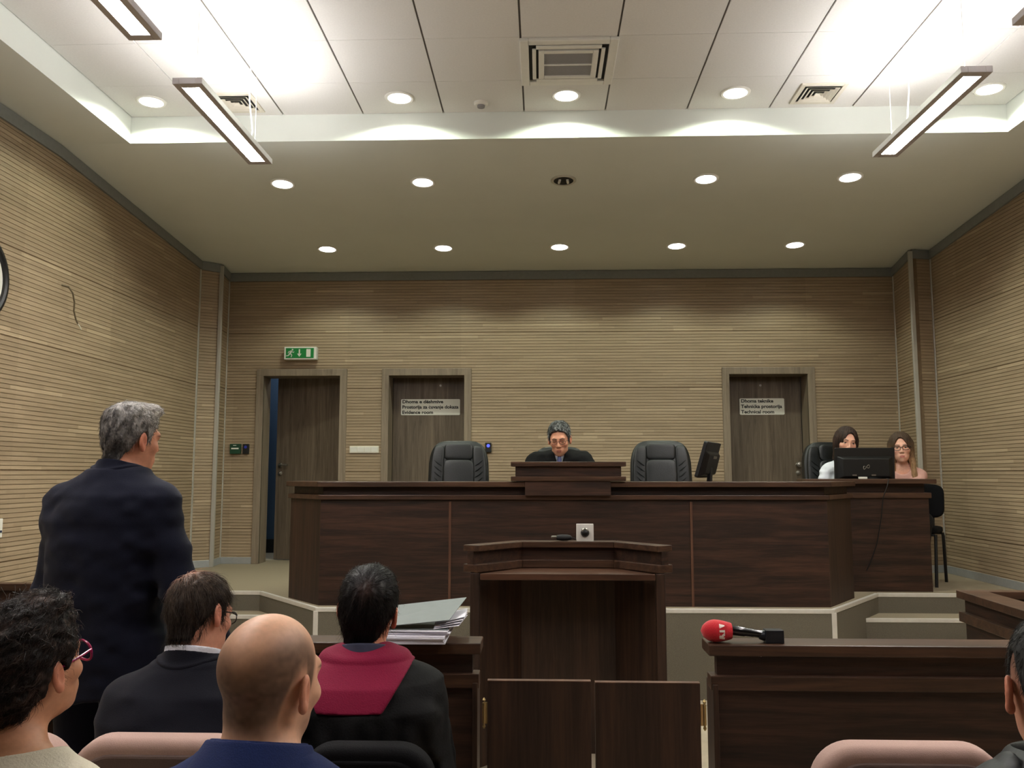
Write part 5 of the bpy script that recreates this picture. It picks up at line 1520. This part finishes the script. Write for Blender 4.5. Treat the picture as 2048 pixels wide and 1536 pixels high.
def fc(p):
    d, q, y, z = P.ring(p, .084, .0045, -.028, .028, -.30, (0, .002, -.005), None, .5)
    return np.maximum(d, y - .05)
sdf_part('collar_fold', fc, P.nb - np.array([.17, .17, .11]), P.nb + np.array([.17, .17, .11]), .003, M_['blueshirt'], P.root)
P.trousers(M_['trousers']); P.shoes()

# man in the black robe with the crimson yoke
hp = at(738, 1222, 2.62)
P = Person('man with slick black hair in a black robe with a wide crimson yoke', hp, rotz=2, hrot=(-8, 6, 7), girth=1.06, sw=.145, hs=.99, skin=(198, 136, 108), h=.004, neck_dz=-.125, tuck=True)
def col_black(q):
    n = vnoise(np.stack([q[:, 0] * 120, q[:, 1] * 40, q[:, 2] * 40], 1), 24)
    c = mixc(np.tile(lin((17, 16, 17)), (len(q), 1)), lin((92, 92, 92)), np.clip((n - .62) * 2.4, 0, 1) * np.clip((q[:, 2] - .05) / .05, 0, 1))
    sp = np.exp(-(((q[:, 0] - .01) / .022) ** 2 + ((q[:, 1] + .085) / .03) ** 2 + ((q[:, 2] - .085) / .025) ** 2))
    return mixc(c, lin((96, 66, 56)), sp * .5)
P.hair(lambda q: short_hair(q, .012, 22, .003, .010, nape=-.012, comb=lambda q: np.stack([q[:, 0] * 80, q[:, 1] * 16, q[:, 2] * 16], 1)), col_black, strands=dict(n=2500, L=.05, r=.0006, lift=.03, crown=(.01, -.085, .09), seed=3, jit=.12, keep=lambda q: (np.abs(q[:, 0]) < .07) | (q[:, 1] < -.04) | (q[:, 2] > .05)))
def pleat(p, d):
    a = np.clip((P.nb[2] - .13 - p[:, 2]) / .12, 0, 1)
    w = np.sin(p[:, 0] * 95 + 2.2 * np.sin(p[:, 2] * 9) + 6 * vnoise(p * 5, 3))
    return d - .010 * a * w * (p[:, 1] < P.nb[1] + .03)
P.eyes()
o = P.suit(M_['robe'], .30, h=.006, g=.026, pad=.004, folds=.010, seed=51, armf=1.2, cuff=.98, collar=False, name='robe', fn_extra=pleat, bulk=1.04)
def yoke(p):
    d = P.torso(p, .026, .30, .004, 1.04)
    d = d - .010 + .004 * (vnoise(p * 14, 77) - .5)
    d = smax(d, -cap(p, P.nb + np.array([0, .01, -.05]), P.hw((0, -.02, -.03)), .067, .06), .006)
    zb = P.nb[2] - .115
    x = p[:, 0]
    d = smax(d, zb - p[:, 2] + .15 * (x + .02) ** 2, .008)
    half = .088 + (p[:, 2] - zb) * .62
    d = smax(d, np.abs(x + .012) - half, .006)
    return smax(d, p[:, 1] - (P.nb[1] + .055), .006)
sdf_part('yoke', yoke, P.nb - np.array([.32, .30, .30]), P.nb + np.array([.32, .20, .12]), .005, M_['yoke'], P.root, label='wide crimson yoke')
P.collar_shirt(plain('slate_collar_cloth', srgb(48, 52, 74), .8), r=.074, top=.034, name='jacket_collar', t_=.007)
P.trousers(M_['trousers']); P.shoes()

# woman with the pinned-up curls at the left edge
hp = at(64, 1336, 1.70)
P = Person('woman with dark pinned-up curly hair and magenta glasses at the left edge', hp, rotz=-12, hrot=(-8, 12, 2), fem=True, girth=1.08, sw=.15, hs=.94, skin=(196, 144, 112), h=.0035, neck_dz=-.128, sh_drop=.085)
def col_curl(q):
    n = vnoise(np.stack([q[:, 0] * 40, q[:, 1] * 90, q[:, 2] * 90], 1), 34)
    return mixc(np.tile(lin((26, 21, 19)), (len(q), 1)), lin((74, 58, 50)), np.clip((n - .45) * 2, 0, 1))
HL_UP = [(-.16, -.080), (-.07, -.078), (-.04, -.05), (-.028, .0), (-.012, .034), (.004, .036), (.014, -.004), (.03, .004), (.045, .03), (.07, .062), (.09, .085), (.13, .10)]
def h5(q):
    c = smin(cranium(q, .018), ell(q, (0, -.060, .02), (.082, .080, .085)), .03)
    c = smin(c, cap(q, (0, -.058, -.03), (0, -.052, -.085), .055, .036), .03)
    c = smin(c, ell(q, (0, .025, .118), (.062, .065, .030)), .02)
    w = q + .012 * np.stack([vnoise(q * 30, 1), vnoise(q * 30, 2), vnoise(q * 30, 3)], 1)
    c = c + .007 * (vnoise(w * np.array([34, 34, 60]), 36) - .5) * 2 + .003 * (vnoise(w * 120, 37) - .5) * 2
    return smax(c, (hairline(q, HL_UP) - q[:, 2]) * .7, .008)
P.hair(h5, col_curl, ext=(.16, .2, .2, .2), strands=dict(n=6000, L=.04, r=.0006, lift=.04, crown=(0, .08, .11), seed=4, jit=.25, curl=.2, k=7, bright=1.4, keep=lambda q: ~((np.abs(q[:, 0]) > .055) & (q[:, 1] > -.05) & (q[:, 2] < .035))))
rs = np.random.RandomState(5); m = MB()
for i in range(150):
    a = rs.uniform(-1.9, 1.9); el_ = rs.uniform(.15, 1.2)
    b = np.array([.095 * math.sin(a) * math.cos(el_), -.02 + .105 * math.cos(a) * math.cos(el_) * (1 if rs.rand() > .5 else -1), .04 + .105 * math.sin(el_)])
    pts = []; dr = rs.normal(0, 1, 3) * .6 + np.array([0, .3, .5]); dr /= np.linalg.norm(dr); p_ = b.copy()
    for k in range(7):
        pts.append(tuple(P.hw(p_))); p_ = p_ + dr * .008; dr = dr + rs.normal(0, .38, 3); dr /= np.linalg.norm(dr)
    m.tube(pts, .0005, 4, cap=False)
o = mesh_obj('stray_curls', m.v, m.f, plain('dark_curl', srgb(34, 27, 24), .5)); o.parent = P.root; o['kind'] = 'stuff'
P.suit(M_['creamknit'], .50, h=.0055, g=.010, pad=.0, folds=.003, seed=61, collar=False, name='knit_top', neckr=.078,
       fn_extra=lambda p, d: smax(d, -ell(p, P.nb + np.array([0, .03, .035]), (.115, .12, .075)), .008))
P.glasses(M_['frame_red'], w=.028, hgt=.022, r=.0026, y=.102)
P.eyes()
P.trousers(M_['trousers']); P.shoes()

# man in the grey puffer jacket at the right edge
hp = at(2116, 1384, 1.58)
def fade(s, q, c, mix):
    zl = hairline(q, [(a, b + .02 if a < -.03 else b) for a, b in HL_SHORT])
    w = np.clip((q[:, 2] - zl + .035) / .05, 0, 1) * (np.linalg.norm(q, axis=1) < .16) * (q[:, 1] < .03)
    ear = (np.abs(q[:, 0]) > .079) & (np.abs(q[:, 2]) < .045) & (q[:, 1] > -.035)
    return mix(c, (52, 46, 42), np.where(ear, 0, w * .75))
P = Person('man in a grey puffer jacket cut off by the right edge', hp, rotz=0, hrot=(-8, 0, 0), girth=.96, sw=.15, hs=.98, skin=(196, 142, 116), h=.0038, neck_dz=-.105, sh_drop=.115, tint=fade)
P.hair(lambda q: short_hair(q, .003, 42, .002, .010, nape=.035), lambda q: mixc(np.tile(lin((30, 31, 32)), (len(q), 1)), lin((64, 64, 62)), vnoise(q * 120, 43)), strands=dict(n=2500, L=.014, r=.0006, lift=.10, seed=5))
def puff(p, d):
    ang = p[:, 2] * .5 + np.abs(p[:, 0]) * 1.0
    return d - .012 * np.abs(np.sin(ang * 78)) ** .5 + .006
P.eyes()
P.suit(M_['puffer'], .50, h=.0042, g=.020, pad=.002, folds=.004, seed=71, armf=1.05, collar=False, name='puffer_jacket', fn_extra=puff)
def pc(p):
    d, q, y, z = P.ring(p, .084, .013, -.05, .035, -.30, (0, .0, -.005))
    return d
sdf_part('jacket_collar', pc, P.nb - np.array([.17, .17, .11]), P.nb + np.array([.17, .17, .12]), .004, M_['blackmat'], P.root)
P.trousers(M_['trousers']); P.shoes()

# the judge, reading
Person.brow = (58, 46, 40)
hp = at(1119, 879, 6.98)
P = Person('judge in a black robe with grey hair and glasses, reading behind the raised bench', hp, floor=ZP, rotz=176, hrot=(-3, -17, 2), girth=1.05, sw=.185, hs=1.04, lean=.16, seat=.48, skin=(222, 160, 130), h=.0028, neck_dz=-.105, neck_dy=-.075, sh_drop=.085, tuck=True, lid=-.0025,
           arms={-1: ((-.29, .20, .82), (-.14, .42, .80)), 1: ((.29, .20, .82), (.14, .42, .80))})
def col_salt(q):
    n = vnoise(q * 150, 54) * .6 + vnoise(q * 60, 55) * .4
    return mixc(np.tile(lin((44, 46, 46)), (len(q), 1)), lin((150, 152, 150)), np.clip((n - .35) * 1.9, 0, 1))
HL_J = [(a, b + (.008 if a > .05 else 0)) for a, b in HL_SHORT]
P.hair(lambda q: short_hair(q, .012, 52, .004, .012, line=HL_J), col_salt, strands=dict(n=1800, L=.03, r=.0009, lift=.10, seed=6, keep=lambda q: q[:, 1] < .055))
P.eyes(look=(0, -.8))
P.glasses(M_['frame_dark'], w=.024, hgt=.014, r=.0016)
def vneck(p, d):
    y = p[:, 1] - P.nb[1]; dz = P.nb[2] + .02 - p[:, 2]
    return smax(d, -(np.maximum(np.abs(p[:, 0]) - np.clip(.052 - .30 * dz, 0, .06), -(y - .0))), .006)
P.suit(M_['robe'], .40, h=.006, g=.022, pad=.004, folds=.007, seed=81, armf=1.4, cuff=.97, collar=False, name='robe', fn_extra=vneck)
def shirtf(p):
    d = smin(loft(p, P.torso_knots(.004)), cap(p, P.nb + np.array([0, .01, -.06]), P.nb + np.array([0, .02, .02]), .062, .06), .03)
    d = smax(d, np.abs(p[:, 0]) - .06, .01)
    return smax(d, -cap(p, P.nb + np.array([0, .015, -.02]), P.hw((0, -.02, -.03)), .056, .056), .004)
sdf_part('shirt', shirtf, P.nb - np.array([.15, .2, .35]), P.nb + np.array([.15, .22, .08]), .005, M_['whitecloth'], P.root)
P.collar_shirt(M_['whitecloth'], r=.064, top=.034, open_=.02)
c = P.nb
knots = [(c[0], c[1] + .085, c[2] - .01), (c[0], c[1] + .105, c[2] - .045), (c[0], c[1] + .125, c[2] - .12), (c[0], c[1] + .13, c[2] - .26)]
m = MB(); m.tube(knots, [.014, .016, .022, .030], 10)
m.v = [(x, c[1] + .09 + (y - c[1] - .09) * 1.0, z) for x, y, z in m.v]
o = mesh_obj('necktie', m.v, m.f, M_['tie']); recalc(o); smooth_by_angle(o, 50); o.parent = P.root
P.trousers(M_['trousers']); P.shoes()

# dark-haired woman behind the monitor
Person.brow = (40, 28, 24)
hp = at(1692, 885, 7.62)
P = Person('dark-haired woman in a white top behind the black monitor', hp, floor=ZP, rotz=170, hrot=(8, -8, -7), fem=True, sw=.15, hs=1.06, seat=.47, lean=.05, skin=(226, 170, 146), h=.0028, neck_dz=-.15, sh_drop=.09, tuck=True,
           arms={-1: ((-.27, .10, .80), (-.16, .33, .79)), 1: ((.225, .10, .80), (.15, .33, .79))})
def long_hair(q, seed, length, w, part_x=0.0, back=.10, front=True, vol=.014):
    c = cranium(q, vol)
    c = smin(c, ell(q, (0, -.035, -.02), (.082, .075, .11)), .03)
    for k in (-1, 1):
        c = smin(c, cap(q, (k * .070, -.012, .03), (k * w, .002 if not front else .030, -length), .026, .022), .03)
    c = smin(c, cap(q, (0, -.065, -.02), (0, -.075, -length * .9), .062, .05), .03)
    aq = np.stack([np.abs(q[:, 0]), q[:, 1], q[:, 2]], 1)
    c = smin(c, ell(aq, (.070, -.004, -.01), (.024, .036, .06)), .02)
    az = np.arctan2(q[:, 0], -q[:, 1])
    c = c + .0035 * (vnoise(np.stack([az * 22, q[:, 2] * 9, q[:, 0] * 50], 1), seed) - .5) * 2
    # opening for the face: an oval in front, closing at the parting
    face = ell(q, (part_x, .10, -.026), (.0515, .080, .116))
    return smax(c, -face, .008)
P.hair(lambda q: long_hair(q, 91, .14, .070, -.008, front=False), lambda q: mixc(np.tile(lin((30, 23, 20)), (len(q), 1)), lin((66, 48, 40)), vnoise(q * np.array([120, 120, 20]), 92)), ext=(.15, .16, .22, .16))
P.eyes((34, 24, 18))
P.suit(M_['whitecloth'], .55, h=.006, g=.010, pad=0, folds=.013, seed=93, collar=False, name='white_top', neckr=.07)
P.trousers(M_['trousers']); P.shoes()

# long-haired woman with glasses at the end of the desk
Person.brow = (84, 62, 48)
hp = at(1802, 896, 7.62)
P = Person('woman with long light brown hair, dark glasses and pink blouse at the desk end', hp, floor=ZP, rotz=166, hrot=(-6, -2, 3), fem=True, sw=.148, hs=1.05, seat=.47, lean=.03, skin=(226, 172, 148), h=.0028, neck_dz=-.15, sh_drop=.09, tuck=True,
           arms={-1: ((-.125, .10, .88), (-.04, .30, .82)), 1: ((.125, .10, .88), (.04, .30, .82))})
def col_brown(q):
    n = vnoise(q * np.array([110, 110, 14]), 95)
    g = np.clip((.06 - q[:, 2]) / .20, 0, 1)
    return mixc(mixc(np.tile(lin((70, 54, 42)), (len(q), 1)), lin((152, 120, 86)), g), lin((58, 44, 34)), np.clip((n - .5) * 1.5, 0, .7))
P.hair(lambda q: long_hair(q, 94, .26, .082, .004, front=True, vol=.017), col_brown, ext=(.15, .16, .31, .16))
P.eyes((44, 36, 30))
P.glasses(M_['frame_dark'], w=.027, hgt=.018, r=.0024)
P.suit(M_['pinktop'], .55, h=.006, g=.009, pad=0, folds=.004, seed=96, collar=False, name='blouse', neckr=.06,
       fn_extra=lambda p, d: smax(d, -ell(p, P.nb + np.array([0, .09, -.005]), (.075, .09, .075)), .008))
P.trousers(M_['trousers']); P.shoes()

# chairs of the front row under the people nearest the viewer
for px, y, lb in ((541, 1.5, 'mauve audience chair under the bald man'), (40, 1.62, 'mauve audience chair under the woman with the magenta glasses'), (2103, 1.55, 'mauve audience chair under the man in the puffer jacket')):
    audience_chair(at(px, 1370, y)[0], y - .07, lb)
